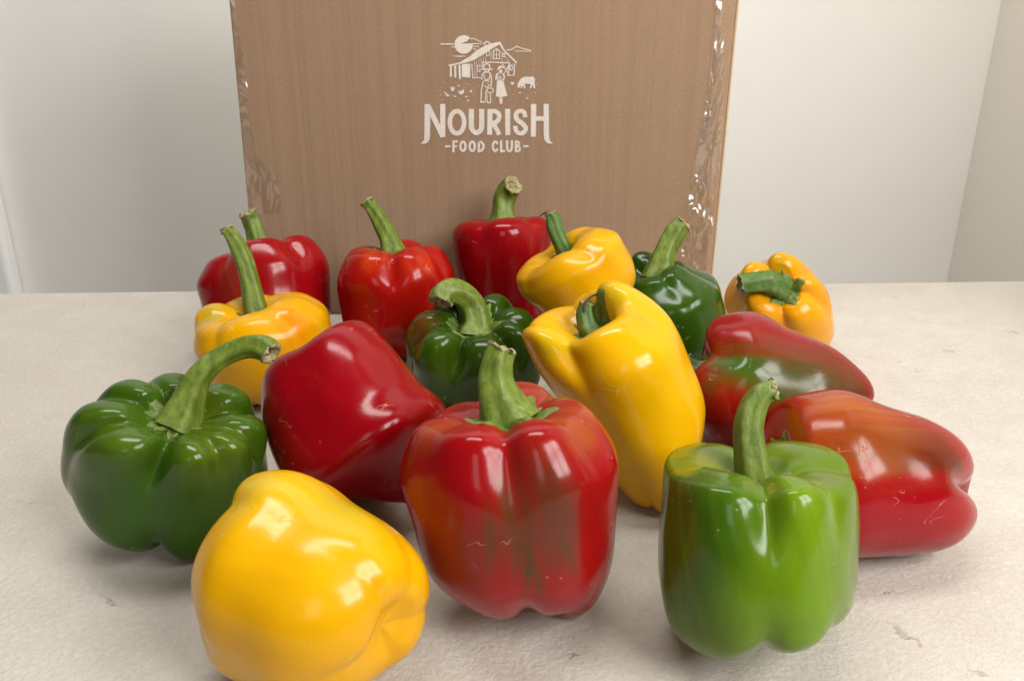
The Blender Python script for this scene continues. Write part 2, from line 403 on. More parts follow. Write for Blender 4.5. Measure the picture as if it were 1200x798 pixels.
               (-0.04007, 0.24583), (-0.03901, 0.24576), (-0.03797, 0.24555), (-0.03697, 0.2452), (-0.03604, 0.24473), (-0.03519, 0.24414), (-0.03454, 0.24248),
               (-0.04248, 0.23919), (-0.0326, 0.23942)],
              0)]),
           ('printed_cloud_lines',
            [('r', [(-0.05949, 0.23895), (-0.04854, 0.23895)], 0.00101), ('r', [(-0.05059, 0.23668), (-0.0476, 0.23668)], 0.00068),
             ('r', [(-0.04994, 0.22957), (-0.04395, 0.22926), (-0.03852, 0.22957)], [0.00034, 0.00093, 0.00042]),
             ('r', [(-0.03214, 0.23723), (-0.02733, 0.23691)], 0.00068), ('r', [(-0.03234, 0.2351), (-0.02986, 0.23471)], 0.00068),
             ('r', [(-0.03277, 0.23927), (-0.02531, 0.23919)], 0.00076)]),
           ('printed_hills',
            [('r', [(-0.0362, 0.24216), (-0.03262, 0.24357), (-0.02916, 0.24201), (-0.02463, 0.24044)], 0.00068),
             ('r', [(-0.00475, 0.23424), (-0.00059, 0.23447), (0.00398, 0.23723), (0.00772, 0.23565), (0.01563, 0.23408)], 0.00076),
             ('r', [(0.00274, 0.23345), (0.01622, 0.23321)], 0.00059)]),
           ('printed_barn',
            [('f',
              [(-0.05372, 0.22242), (-0.04406, 0.22433), (-0.03562, 0.22894), (-0.0297, 0.23384), (-0.02134, 0.23825), (-0.0107, 0.24076), (-0.0093, 0.23935),
               (-0.01805, 0.23447), (-0.02476, 0.23013), (-0.03233, 0.22608), (-0.03821, 0.22433), (-0.05292, 0.22122)],
              0),
             ('r', [(-0.01054, 0.24036), (-0.00683, 0.23408), (-0.00059, 0.22815), (0.004, 0.22401)], [0.00186, 0.00127, 0.00127, 0.00143]),
             ('r', [(-0.02398, 0.23895), (-0.02089, 0.24107), (-0.01784, 0.23919)], 0.00093), ('r', [(-0.02282, 0.2388), (-0.02284, 0.23731)], 0.00076),
             ('r', [(-0.01884, 0.23903), (-0.01885, 0.23825)], 0.00076), ('r', [(-0.0514, 0.22162), (-0.05163, 0.2128)], 0.00169),
             ('r', [(-0.04779, 0.22194), (-0.04787, 0.21207)], 0.00169), ('r', [(-0.04418, 0.22242), (-0.04402, 0.21094)], 0.0016),
             ('f', [(-0.04225, 0.22306), (-0.03488, 0.22338), (-0.03533, 0.21207), (-0.04247, 0.2128)], 0),
             ('r', [(-0.03388, 0.22322), (-0.03315, 0.21215), (-0.02625, 0.21199)], 0.00076), ('r', [(-0.03134, 0.22537), (-0.03137, 0.2128)], 0.00038),
             ('r', [(-0.02965, 0.2264), (-0.02969, 0.2128)], 0.00038), ('r', [(-0.0278, 0.22735), (-0.0277, 0.22258)], 0.00038),
             ('r', [(-0.02603, 0.22831), (-0.02596, 0.22098)], 0.00038), ('r', [(-0.0241, 0.22957), (-0.02398, 0.22561)], 0.00038),
             ('r', [(-0.02227, 0.22878), (-0.02214, 0.22576)], 0.00038), ('r', [(-0.01807, 0.23289), (-0.01796, 0.22592)], 0.00038),
             ('r', [(-0.01681, 0.23353), (-0.01671, 0.22592)], 0.00038), ('r', [(-0.0085, 0.23305), (-0.00836, 0.22513)], 0.00038),
             ('r', [(-0.00476, 0.22878), (-0.0046, 0.22497)], 0.00038), ('r', [(-0.0031, 0.22735), (-0.00293, 0.22465)], 0.00038),
             ('r', [(0.00091, 0.22338), (0.00108, 0.21473)], 0.00038),
             ('r', [(-0.01536, 0.22735), (-0.0154, 0.23353), (-0.01289, 0.23526), (-0.01032, 0.23353), (-0.01036, 0.22735), (-0.01536, 0.22735)], 0.00084),
             ('r', [(-0.01289, 0.2351), (-0.01294, 0.22735)], 0.00068), ('r', [(-0.01509, 0.23037), (-0.01059, 0.23037)], 0.00042),
             ('r', [(-0.0214, 0.23274), (-0.01889, 0.23353), (-0.01909, 0.22989), (-0.02127, 0.22957), (-0.0214, 0.23274)], 0.00068),
             ('r', [(-0.00767, 0.23171), (-0.00584, 0.23147), (-0.00585, 0.22878), (-0.00751, 0.2291), (-0.00767, 0.23171)], 0.00076),
             ('r', [(-0.02905, 0.22194), (-0.02696, 0.22194), (-0.02702, 0.21714), (-0.02895, 0.21738), (-0.02905, 0.22194)], 0.00068),
             ('r',
              [(0.00024, 0.22018), (0.00014, 0.21928), (-0.00014, 0.21856), (-0.00054, 0.21815), (-0.00099, 0.21815), (-0.00139, 0.21856), (-0.00167, 0.21928),
               (-0.00177, 0.22018), (-0.00167, 0.22108), (-0.00139, 0.22181), (-0.00098, 0.22221), (-0.00054, 0.22221), (-0.00014, 0.22181), (0.00014, 0.22108),
               (0.00024, 0.22018)],
              0.00076),
             ('r', [(-0.02472, 0.21978), (-0.02466, 0.22473), (-0.00227, 0.22401), (-0.00312, 0.21417)], 0.00101),
             ('r', [(0.00225, 0.2237), (0.00192, 0.21425), (-0.0048, 0.21384)], 0.00076), ('r', [(-0.00546, 0.21634), (-0.00243, 0.22298)], 0.00084),
             ('r', [(-0.00812, 0.22338), (-0.00629, 0.22058), (-0.00312, 0.21473)], 0.00076)]),
           ('printed_farmer',
            [('r', [(-0.02389, 0.21978), (-0.02335, 0.22242), (-0.02125, 0.22354), (-0.019, 0.22242), (-0.01869, 0.21978)], 0.0011),
             ('r', [(-0.02616, 0.2189), (-0.01652, 0.2189)], 0.0011),
             ('r', [(-0.02323, 0.21842), (-0.02258, 0.21714), (-0.02132, 0.21682), (-0.02006, 0.21714), (-0.01921, 0.21842)], 0.00084),
             ('r',
              [(-0.02568, 0.21038), (-0.02561, 0.21105), (-0.02553, 0.21203), (-0.02541, 0.21314), (-0.02523, 0.21418), (-0.02495, 0.21497), (-0.02456, 0.2155),
               (-0.02407, 0.21587), (-0.02352, 0.21614), (-0.02295, 0.21634), (-0.02242, 0.2165), (-0.0219, 0.21662), (-0.02137, 0.21668), (-0.02085, 0.21668),
               (-0.02036, 0.21662), (-0.0199, 0.2165), (-0.01947, 0.21634), (-0.01906, 0.21614), (-0.01868, 0.21587), (-0.01834, 0.2155), (-0.01807, 0.21497),
               (-0.01785, 0.21418), (-0.0177, 0.21314), (-0.01758, 0.21203), (-0.0175, 0.21105), (-0.01743, 0.21038)],
              0.00093),
             ('r', [(-0.02378, 0.21497), (-0.02348, 0.21135), (-0.02148, 0.21022), (-0.01911, 0.21135), (-0.01874, 0.21457)], 0.00076),
             ('r', [(-0.02452, 0.20892), (-0.02596, 0.20243), (-0.02652, 0.19212)], 0.00093),
             ('r', [(-0.02286, 0.19212), (-0.02244, 0.19917), (-0.02156, 0.20243)], 0.00076), ('r', [(-0.02116, 0.19212), (-0.0216, 0.19917)], 0.00076),
             ('r', [(-0.01828, 0.19212), (-0.01838, 0.19917)], 0.00084),
             ('r', [(-0.02712, 0.19179), (-0.02524, 0.19245), (-0.02321, 0.19195)], [0.00084, 0.00118, 0.00084]),
             ('r', [(-0.02167, 0.19228), (-0.01998, 0.19179), (-0.01811, 0.19146)], [0.00101, 0.00118, 0.00068]),
             ('r',
              [(-0.01582, 0.20178), (-0.016, 0.20111), (-0.0165, 0.20052), (-0.01727, 0.20008), (-0.01821, 0.19985), (-0.01921, 0.19985), (-0.02015, 0.20008),
               (-0.02091, 0.20052), (-0.0214, 0.20111), (-0.02157, 0.20178), (-0.02139, 0.20245), (-0.02088, 0.20303), (-0.02011, 0.20347), (-0.01917, 0.2037),
               (-0.01818, 0.2037), (-0.01724, 0.20347), (-0.01648, 0.20303), (-0.01599, 0.20245), (-0.01582, 0.20178)],
              0.00084),
             ('r', [(-0.01743, 0.21038), (-0.01782, 0.20487)], 0.00101), ('r', [(-0.02418, 0.20908), (-0.02165, 0.20973), (-0.01913, 0.20892)], 0.00084),
             ('r', [(-0.0238, 0.20568), (-0.02087, 0.20406), (-0.01959, 0.20568)], 0.00076), ('r', [(-0.02083, 0.2073), (-0.01916, 0.20568)], 0.00068)]),
           ('printed_farm_woman',
            [('r', [(-0.01217, 0.2181), (-0.01081, 0.22018), (-0.0088, 0.22114), (-0.00679, 0.2197)], [0.00068, 0.00186, 0.00186, 0.00076]),
             ('f',
              [(-0.00815, 0.2173), (-0.00825, 0.21672), (-0.00854, 0.21622), (-0.00898, 0.21589), (-0.00949, 0.21577), (-0.01001, 0.21589), (-0.01044, 0.21622),
               (-0.01073, 0.21672), (-0.01083, 0.2173), (-0.01072, 0.21788), (-0.01043, 0.21838), (-0.00999, 0.21871), (-0.00948, 0.21882), (-0.00897, 0.21871),
               (-0.00853, 0.21838), (-0.00825, 0.21788)],
              0),
             ('r', [(-0.01373, 0.21038), (-0.01303, 0.21473), (-0.01067, 0.21569)], 0.00118),
             ('r', [(-0.00815, 0.21569), (-0.00648, 0.21344), (-0.00717, 0.21005)], 0.0011),
             ('r', [(-0.01323, 0.21038), (-0.01028, 0.20973), (-0.00716, 0.21038)], 0.00084),
             ('r',
              [(-0.00884, 0.21215), (-0.00902, 0.21173), (-0.00954, 0.2114), (-0.01028, 0.21121), (-0.01111, 0.21121), (-0.01185, 0.2114), (-0.01236, 0.21173),
               (-0.01254, 0.21215), (-0.01235, 0.21257), (-0.01184, 0.21291), (-0.0111, 0.2131), (-0.01027, 0.2131), (-0.00953, 0.21291), (-0.00902, 0.21257),
               (-0.00884, 0.21215)],
              0.00076),
             ('r', [(-0.0069, 0.21497), (-0.00563, 0.21698), (-0.00478, 0.21938)], 0.00068),
             ('f', [(-0.01273, 0.20941), (-0.00734, 0.20941), (-0.00399, 0.19721), (-0.00891, 0.19639), (-0.01383, 0.19671)], 0),
             ('r', [(-0.01027, 0.19639), (-0.00995, 0.19162)], 0.00135), ('r', [(-0.00857, 0.19639), (-0.00893, 0.19129)], 0.0011),
             ('r', [(-0.01081, 0.19096), (-0.00842, 0.19113)], 0.00068)]),
           ('printed_cow',
            [('f',
              [(0.0048, 0.2073), (0.0074, 0.21135), (0.01075, 0.21296), (0.0179, 0.21296), (0.01926, 0.21119), (0.01913, 0.2073), (0.01967, 0.20357), (0.01832, 0.20357),
               (0.01745, 0.20666), (0.0163, 0.20349), (0.01494, 0.20349), (0.01593, 0.20682), (0.01078, 0.2073), (0.01148, 0.20357), (0.01021, 0.20349),
               (0.00935, 0.20633), (0.00835, 0.20349), (0.00726, 0.20365), (0.00784, 0.20633), (0.00582, 0.20349), (0.00447, 0.20487)],
              0)]),
           ('printed_hen',
            [('f', [(-0.05277, 0.20503), (-0.05111, 0.20357), (-0.04939, 0.20487), (-0.04824, 0.20365), (-0.04982, 0.20145), (-0.05051, 0.2008), (-0.05134, 0.20145)],
              0)]),
           ('printed_hen', [('f', [(-0.04592, 0.20178), (-0.04374, 0.20113), (-0.04082, 0.203), (-0.04072, 0.19982), (-0.04295, 0.19819), (-0.04497, 0.199)], 0)]),
           ('printed_hen', [('f', [(-0.05811, 0.20121), (-0.05545, 0.19949), (-0.05247, 0.19704), (-0.0545, 0.19704), (-0.0552, 0.19639), (-0.05602, 0.19753)], 0)]),
           ('printed_ground_specks',
            [('f',
              [(-0.03367, 0.20113), (-0.03384, 0.20064), (-0.03428, 0.20028), (-0.03487, 0.20015), (-0.03546, 0.20028), (-0.03589, 0.20064), (-0.03604, 0.20113),
               (-0.03587, 0.20162), (-0.03543, 0.20197), (-0.03484, 0.2021), (-0.03425, 0.20197), (-0.03382, 0.20162)],
              0),
             ('f',
              [(0.00176, 0.20747), (0.00156, 0.20686), (0.001, 0.20641), (0.00024, 0.20625), (-0.00051, 0.20641), (-0.00107, 0.20686), (-0.00127, 0.20747),
               (-0.00107, 0.20807), (-0.00051, 0.20852), (0.00024, 0.20868), (0.001, 0.20852), (0.00156, 0.20807)],
              0),
             ('r', [(-0.04651, 0.20544), (-0.04532, 0.20568), (-0.04406, 0.20544)], [0.00034, 0.0011, 0.00042]),
             ('r', [(-0.03847, 0.19327), (-0.03728, 0.19352), (-0.03601, 0.19327)], [0.00034, 0.0011, 0.00042]),
             ('r', [(0.00541, 0.19966), (0.00659, 0.1999), (0.00786, 0.19966)], [0.00034, 0.0011, 0.00042]),
             ('r', [(0.01178, 0.19508), (0.01297, 0.19532), (0.01424, 0.19508)], [0.00034, 0.0011, 0.00042]),
             ('r', [(-0.04968, 0.19671), (-0.04849, 0.19696), (-0.04722, 0.19671)], [0.00034, 0.0011, 0.00042]),
             ('r', [(-0.03994, 0.19655), (-0.03875, 0.1968), (-0.03748, 0.19655)], [0.00034, 0.0011, 0.00042]),
             ('f', [(-0.04212, 0.19926), (-0.0423, 0.19904), (-0.04263, 0.19904), (-0.04279, 0.19926), (-0.04262, 0.19948), (-0.04229, 0.19948)], 0),
             ('f', [(-0.05623, 0.2079), (-0.05645, 0.20761), (-0.05688, 0.20761), (-0.05709, 0.2079), (-0.05687, 0.20819), (-0.05644, 0.20819)], 0),
             ('f', [(-0.0401, 0.20431), (-0.04034, 0.204), (-0.0408, 0.204), (-0.04102, 0.20431), (-0.04079, 0.20462), (-0.04032, 0.20462)], 0),
             ('f', [(-0.04938, 0.19778), (-0.0496, 0.19749), (-0.05004, 0.19749), (-0.05025, 0.19778), (-0.05003, 0.19807), (-0.04959, 0.19807)], 0),
             ('f', [(0.00147, 0.1985), (0.00131, 0.19828), (0.00099, 0.19828), (0.00083, 0.1985), (0.00099, 0.19871), (0.00131, 0.19871)], 0),
             ('f', [(-0.05961, 0.194), (-0.05979, 0.19376), (-0.06015, 0.19376), (-0.06032, 0.194), (-0.06013, 0.19424), (-0.05978, 0.19424)], 0),
             ('f', [(-0.00176, 0.19378), (-0.00196, 0.19351), (-0.00237, 0.19351), (-0.00257, 0.19378), (-0.00236, 0.19405), (-0.00196, 0.19405)], 0),
             ('f', [(0.0152, 0.2017), (0.01499, 0.20142), (0.01457, 0.20142), (0.01436, 0.2017), (0.01457, 0.20198), (0.01499, 0.20198)], 0),
             ('f', [(-0.05041, 0.20459), (-0.05065, 0.20429), (-0.0511, 0.20429), (-0.05133, 0.20459), (-0.05109, 0.2049), (-0.05063, 0.2049)], 0),
             ('f', [(-0.03682, 0.19987), (-0.037, 0.19964), (-0.03733, 0.19964), (-0.0375, 0.19987), (-0.03732, 0.20009), (-0.03699, 0.20009)], 0),
             ('f', [(-0.03262, 0.19859), (-0.03282, 0.19834), (-0.0332, 0.19834), (-0.03338, 0.19859), (-0.03319, 0.19885), (-0.03281, 0.19885)], 0),
             ('f', [(0.01385, 0.19701), (0.01362, 0.19671), (0.01317, 0.19671), (0.01295, 0.19701), (0.01317, 0.19731), (0.01362, 0.19731)], 0),
             ('f', [(0.00981, 0.19194), (0.00961, 0.19167), (0.00921, 0.19167), (0.00901, 0.19194), (0.00921, 0.1922), (0.00961, 0.1922)], 0),
             ('f', [(-0.0484, 0.19408), (-0.04864, 0.19377), (-0.0491, 0.19377), (-0.04932, 0.19408), (-0.04908, 0.19439), (-0.04862, 0.19439)], 0),
             ('f', [(0.01383, 0.19886), (0.01363, 0.19858), (0.01322, 0.19858), (0.01302, 0.19886), (0.01322, 0.19913), (0.01363, 0.19913)], 0),
             ('f', [(-0.04444, 0.19456), (-0.04463, 0.1943), (-0.04501, 0.1943), (-0.04519, 0.19456), (-0.045, 0.19481), (-0.04462, 0.19481)], 0),
             ('f', [(-0.03793, 0.20709), (-0.03816, 0.2068), (-0.03859, 0.2068), (-0.0388, 0.20709), (-0.03858, 0.20737), (-0.03814, 0.20737)], 0),
             ('f', [(0.0209, 0.20668), (0.02069, 0.2064), (0.02027, 0.2064), (0.02006, 0.20668), (0.02026, 0.20696), (0.02069, 0.20696)], 0),
             ('f', [(-0.02759, 0.20567), (-0.02775, 0.20546), (-0.02807, 0.20546), (-0.02822, 0.20567), (-0.02806, 0.20588), (-0.02775, 0.20588)], 0),
             ('f', [(0.0023, 0.19388), (0.00217, 0.1937), (0.00191, 0.1937), (0.00177, 0.19388), (0.00191, 0.19406), (0.00217, 0.19406)], 0),
             ('f', [(-0.00174, 0.20274), (-0.00196, 0.20245), (-0.0024, 0.20245), (-0.00262, 0.20274), (-0.0024, 0.20303), (-0.00196, 0.20303)], 0),
             ('f', [(0.02025, 0.1999), (0.02002, 0.19959), (0.01955, 0.19959), (0.01932, 0.1999), (0.01954, 0.20021), (0.02001, 0.20021)], 0),
             ('f', [(-0.03593, 0.20687), (-0.03612, 0.20661), (-0.0365, 0.20661), (-0.03669, 0.20687), (-0.03649, 0.20712), (-0.03611, 0.20712)], 0),
             ('f', [(-0.05926, 0.20491), (-0.05944, 0.20469), (-0.05978, 0.20469), (-0.05994, 0.20491), (-0.05976, 0.20514), (-0.05942, 0.20514)], 0),
             ('f', [(-0.05868, 0.19396), (-0.05885, 0.19375), (-0.05917, 0.19375), (-0.05932, 0.19396), (-0.05916, 0.19418), (-0.05883, 0.19418)], 0),
             ('f', [(0.01833, 0.19349), (0.01817, 0.19326), (0.01783, 0.19326), (0.01766, 0.19349), (0.01783, 0.19371), (0.01816, 0.19371)], 0),
             ('f', [(0.01677, 0.19987), (0.0166, 0.19964), (0.01626, 0.19964), (0.01608, 0.19987), (0.01625, 0.2001), (0.0166, 0.2001)], 0),
             ('f', [(-0.00171, 0.20426), (-0.00187, 0.20405), (-0.00218, 0.20405), (-0.00234, 0.20426), (-0.00218, 0.20447), (-0.00187, 0.20447)], 0),
             ('f', [(0.01992, 0.19964), (0.01973, 0.19939), (0.01936, 0.19939), (0.01918, 0.19964), (0.01936, 0.19989), (0.01973, 0.19989)], 0),
             ('f', [(-0.061, 0.20137), (-0.0612, 0.20112), (-0.06157, 0.20112), (-0.06175, 0.20137), (-0.06156, 0.20162), (-0.06118, 0.20162)], 0),
             ('f', [(-0.06037, 0.19809), (-0.06057, 0.19783), (-0.06096, 0.19783), (-0.06114, 0.19809), (-0.06094, 0.19835), (-0.06055, 0.19835)], 0),
             ('f', [(-0.05705, 0.1979), (-0.05724, 0.19767), (-0.05759, 0.19767), (-0.05776, 0.1979), (-0.05757, 0.19814), (-0.05722, 0.19814)], 0)])],
 'peppers': [{'label': 'dark green pepper at the far left with a long stem curving right',
              'kind': 'green',
              'col': (0.0378, 0.0875, 0.0038),
              'p': {'R': 0.0471,
                    'H': 0.7962,
                    'sx': 1.1117,
                    'dim': 0.2404,
                    'w': [0.85892, 0.91475, 0.96512, 0.97164],
                    'bend': [0.10651, -0.19076],
                    'seed': 1.0,
                    'creases': [(260, 1.2), (298, 0.5), (330, 0.6), (10, 0.8), (75, 0.8), (112, 0.7), (150, 0.7), (192, 0.6)],
                    'amp': [-0.02269, 0.00186, -0.02413, 0.0417, -0.02006, -0.00195, 0.00378, -0.03355],
                    'top': [-0.0305, -0.03501, 0.00894, -0.01831, 0.00096, -0.0, -0.00233, -0.05678],
                    'bot': [-0.00058, -0.0, -3e-05, -0.01205, 0.07636, 0.15329, 0.0574, -0.00866],
                    'cm': 0.11,
                    'ct': 0.24,
                    'cb': 0.17,
                    'zb': 0.14,
                    'zt': 0.24},
              'M': [[0.92691, -0.2802, 0.24966], [0.33996, 0.9087, -0.24228], [-0.15898, 0.30945, 0.93753]],
              'loc': [-0.17568, 0.38973, 0.0522],
              'stem': [[0.00167, -0.00175, 0.02467], [0.0067, 0.00407, 0.03736], [0.01081, 0.00912, 0.04656], [0.01981, 0.01356, 0.05469], [0.0312, 0.01354, 0.06216],
                       [0.03933, 0.00966, 0.06604], [0.04354, 0.00462, 0.06584]],
              'srad': [0.01109, 0.00725, 0.00597, 0.00533, 0.00533, 0.00597, 0.00555],
              'patches': [([-0.03292, -0.02189, 0.03023], 0.03, 0.022, (0.0709, 0.119, 0.005), 0.7),
                          ([0.0162, -0.02853, 0.03348], 0.025, 0.018, (0.0803, 0.119, 0.0042), 0.7),
                          ([-0.01917, -0.0319, -0.00156], 0.03, 0.03, (0.0284, 0.0805, 0.0076), 0.8),
                          ([0.01357, 0.00242, 0.0265], 0.018, 0.014, (0.0945, 0.126, 0.005), 0.6)],
              'calyx': 0.27},
             {'label': 'large yellow pepper lying on its side at the front left, no stem in view',
              'kind': 'yellow',
              'col': (0.6935, 0.3457, 0.0017),
              'p': {'R': 0.0444,
                    'H': 0.9375,
                    'sx': 0.9878,
                    'dim': 0.5249,
                    'w': [0.8881, 0.98245, 0.8866, 0.84232],
                    'bend': [0.06053, -0.03226],
                    'seed': 2.0,
                    'creases': [(288, 0.7), (338, 0.7), (40, 0.6), (110, 0.6), (195, 0.9)],
                    'amp': [0.01403, 0.02213, -0.04349, 0.02717, -0.00553],
                    'top': [-0.00027, -0.01397, -0.05515, 0.06644, -0.01648],
                    'bot': [0.05965, -0.09027, -0.00062, 0.0009, 0.06852],
                    'cm': 0.03,
                    'ct': 0.07,
                    'cb': 0.04,
                    'zb': 0.05,
                    'zt': 0.08},
              'M': [[0.48185, 0.20732, -0.85138], [0.72522, 0.45097, 0.52027], [0.49181, -0.86813, 0.06694]],
              'loc': [-0.0833, 0.29119, 0.04294],
              'stem': [[-0.00029, 0.00015, 0.01733], [-0.00029, 0.00015, 0.02313], [0.00071, 0.00015, 0.02733], [0.00271, 0.00115, 0.03033]],
              'srad': [0.009, 0.006, 0.005, 0.005],
              'patches': [([0.02798, -0.02904, -0.00538], 0.018, 0.011, (0.3871, 0.3704, 0.0126), 0.7),
                          ([0.02397, -0.03716, 0.01617], 0.02, 0.01, (0.4838, 0.3951, 0.0084), 0.6),
                          ([0.00335, -0.02659, -0.0374], 0.03, 0.01, (0.6854, 0.247, 0.0013), 0.55),
                          ([0.01238, -0.03837, 0.02622], 0.02, 0.012, (0.5, 0.3787, 0.0084), 0.5),
                          ([0.00386, -0.03863, -0.01011], 0.04, 0.025, (0.7258, 0.3869, 0.0017), 0.5)],
              'calyx': 0.3},
             {'label': 'dark red pepper lying aslant between the left green and front red peppers',
              'kind': 'red',
              'col': (0.232, 0.001, 0.0041),
              'p': {'R': 0.0442,
                    'H': 1.1342,
                    'sx': 0.9535,
                    'dim': 0.2966,
                    'w': [0.91546, 1.00884, 1.11975, 0.61298],
                    'bend': [0.14501, 0.02084],
                    'seed': 3.0,
                    'creases': [(252, 1.0), (50, 0.6), (150, 0.8)],
                    'amp': [-0.0039, 0.00348, -0.00549],
                    'top': [2e-05, 0.09522, 0.01097],
                    'bot': [0.00219, -0.08024, 0.01166],
                    'cm': 0.1,
                    'ct': 0.03,
                    'cb': 0.02,
                    'zb': 0.02,
                    'zt': 0.06,
                    'rb': 1.4,
                    'bd': 0.0,
                    'ex': 2.0,
                    'cs': 13.0},
              'M': [[0.81962, -0.02276, -0.57246], [0.35101, 0.80965, 0.47037], [0.45279, -0.58647, 0.67159]],
              'loc': [-0.08602, 0.424, 0.05081],
              'stem': [[0.00157, 0.00023, 0.03601], [0.00157, 0.00023, 0.04181], [0.00257, 0.00023, 0.04601], [0.00457, 0.00123, 0.04901]],
              'srad': [0.009, 0.006, 0.005, 0.005],
              'patches': [([0.01195, -0.04177, 0.0246], 0.025, 0.02, (0.2668, 0.0021, 0.0065), 0.6)],
              'calyx': 0.4},
             {'label': 'big ribbed red pepper streaked with brown, front centre, upright with a thick stem',
              'kind': 'red',
              'col': (0.2726, 0.0024, 0.0041),
              'p': {'R': 0.0435,
                    'H': 1.1264,
                    'sx': 1.0573,
                    'dim': 0.2015,
                    'w': [0.98069, 1.07908, 1.00546, 0.9422],
                    'bend': [-0.03029, 0.03681],
                    'seed': 4.0,
                    'creases': [(272, 1.15), (222, 0.25), (170, 0.6), (120, 0.7), (55, 0.6), (322, 0.36)],
                    'amp': [0.01773, -0.03432, 0.03652, 0.02792, 0.01135, -0.09806],
                    'top': [-0.0368, -0.13292, -0.05542, 0.00078, -0.00015, -0.09746],
                    'bot': [0.00058, -0.00066, -0.03467, -0.05372, -0.04879, 0.30884],
                    'cm': 0.035,
                    'ct': 0.16,
                    'cb': 0.16,
                    'zt': 0.18,
                    'zb': 0.18,
                    'ex': 2.6,
                    'cs': 4.5},
              'M': [[0.99061, 0.07337, -0.11538], [-0.06576, 0.99549, 0.06843], [0.11988, -0.0602, 0.99096]],
              'loc': [0.00345, 0.33293, 0.06017],
              'stem': [[-0.00064, 0.00083, 0.03875], [-0.0039, 0.00354, 0.05075], [-0.00473, 0.00575, 0.05803], [-0.00336, 0.008, 0.0647], [-0.0006, 0.01002, 0.07012]],
              'srad': [0.01351, 0.00901, 0.00732, 0.00657, 0.00582],
              'patches': [([0.01938, -0.04164, 0.01759], 0.026, 0.009, (0.04, 0.032, 0.008), 0.85),
                          ([0.02399, -0.03818, 0.00758], 0.022, 0.006, (0.056, 0.036, 0.0096), 0.8),
                          ([0.01495, -0.04117, 0.02725], 0.028, 0.005, (0.08, 0.036, 0.0112), 0.8),
                          ([0.00611, -0.04377, 0.00548], 0.026, 0.006, (0.048, 0.04, 0.0096), 0.9),
                          ([-0.00169, -0.04251, 0.02043], 0.034, 0.005, (0.112, 0.048, 0.0128), 0.8),
                          ([-0.00726, -0.0437, 0.00244], 0.018, 0.006, (0.08, 0.044, 0.0112), 0.7),
                          ([0.01558, -0.04258, 0.01902], 0.026, 0.022, (0.136, 0.0224, 0.0096), 0.7),
                          ([-0.04015, -0.02675, 0.00884], 0.026, 0.006, (0.336, 0.056, 0.008), 0.55),
                          ([0.02905, -0.01282, 0.04159], 0.008, 0.02, (0.32, 0.072, 0.0096), 0.6),
                          ([-0.02381, -0.03908, -0.0076], 0.02, 0.018, (0.176, 0.028, 0.0128), 0.6),
                          ([0.01418, 0.02944, 0.04274], 0.01, 0.014, (0.24, 0.048, 0.012), 0.7), ([-0.03073, -0.01708, 0.045], 0.01, 0.01, (0.304, 0.048, 0.008), 0.6)],
              'calyx': 0.42},
             {'label': 'upright green pepper at the front right, paler green on its right side',
              'kind': 'green',
              'col': (0.0992, 0.1645, 0.0042),
              'p': {'R': 0.0428,
                    'H': 0.9326,
                    'sx': 0.9651,
                    'dim': 0.2475,
                    'w': [1.03528, 1.03635, 1.03582, 1.0779],
                    'bend': [-0.07017, 0.09641],
                    'seed': 5.0,
                    'creases': [(290, 1.2), (328, 0.5), (20, 0.6), (110, 0.9), (210, 0.5)],
                    'amp': [0.07611, -0.01352, 0.07052, 0.04508, -0.08277],
                    'top': [0.00266, -0.00013, -0.00713, 0.00032, -0.12495],
                    'bot': [0.10932, 0.0578, 0.0729, -0.11133, -0.19885],
                    'cm': 0.05,
                    'ct': 0.14,
                    'cb': 0.16,
                    'zt': 0.14,
                    'ex': 2.8,
                    'sq': 1.0,
                    'bd': 0.08},
              'M': [[0.88929, 0.45698, -0.01819], [-0.43673, 0.86035, 0.26282], [0.13576, -0.22578, 0.96467]],
              'loc': [0.10793, 0.31547, 0.04878],
              'stem': [[-0.00163, 0.00101, 0.0278], [-0.00458, 0.00132, 0.0481], [-0.00453, 0.00235, 0.05625], [-0.00276, 0.00408, 0.06287], [0.0004, 0.00625, 0.06725],
                       [0.00368, 0.00807, 0.06829]],
              'srad': [0.00745, 0.00633, 0.00578, 0.00522, 0.00484, 0.00466],
              'patches': [([-0.00883, -0.0486, 0.02007], 0.045, 0.024, (0.034, 0.091, 0.0034), 0.85),
                          ([-0.02528, -0.04028, 0.02319], 0.04, 0.012, (0.0662, 0.077, 0.005), 0.7),
                          ([0.02624, -0.03871, 0.01067], 0.04, 0.02, (0.1276, 0.231, 0.0059), 0.75),
                          ([0.02898, -0.03074, 0.03364], 0.024, 0.015, (0.1323, 0.224, 0.0059), 0.65),
                          ([-0.03015, -0.00904, 0.03689], 0.01, 0.014, (0.189, 0.175, 0.005), 0.7),
                          ([0.01264, -0.04623, -0.00809], 0.018, 0.02, (0.1087, 0.203, 0.005), 0.7),
                          ([0.00401, -0.04283, 0.03031], 0.02, 0.009, (0.0473, 0.112, 0.0034), 0.6)],
              'calyx': 0.3},
             {'label': 'red pepper with an orange-brown upper lobe lying at the right, tips pointing right',
              'kind': 'red',
              'col': (0.2784, 0.0028, 0.0057),
              'p': {'R': 0.0372,
                    'H': 1.4008,
                    'sx': 0.9977,
                    'dim': 0.1212,
                    'w': [1.07107, 1.17221, 0.98169, 0.95699],
                    'bend': [0.0198, 0.02954],
                    'seed': 6.0,
                    'creases': [(284, 1.0), (110, 0.8)],
                    'amp': [0.0008, -0.02365],
                    'top': [-0.01065, 0.02472],
                    'bot': [0.01301, -0.01331],
                    'cm': 0.03,
                    'ct': 0.0,
                    'zt': 0.02,
                    'cb': 0.21,
                    'zb': 0.3,
                    'ex': 3.2,
                    'cs': 3.8,
                    'bd': 0.0,
                    'rb': 0.5},
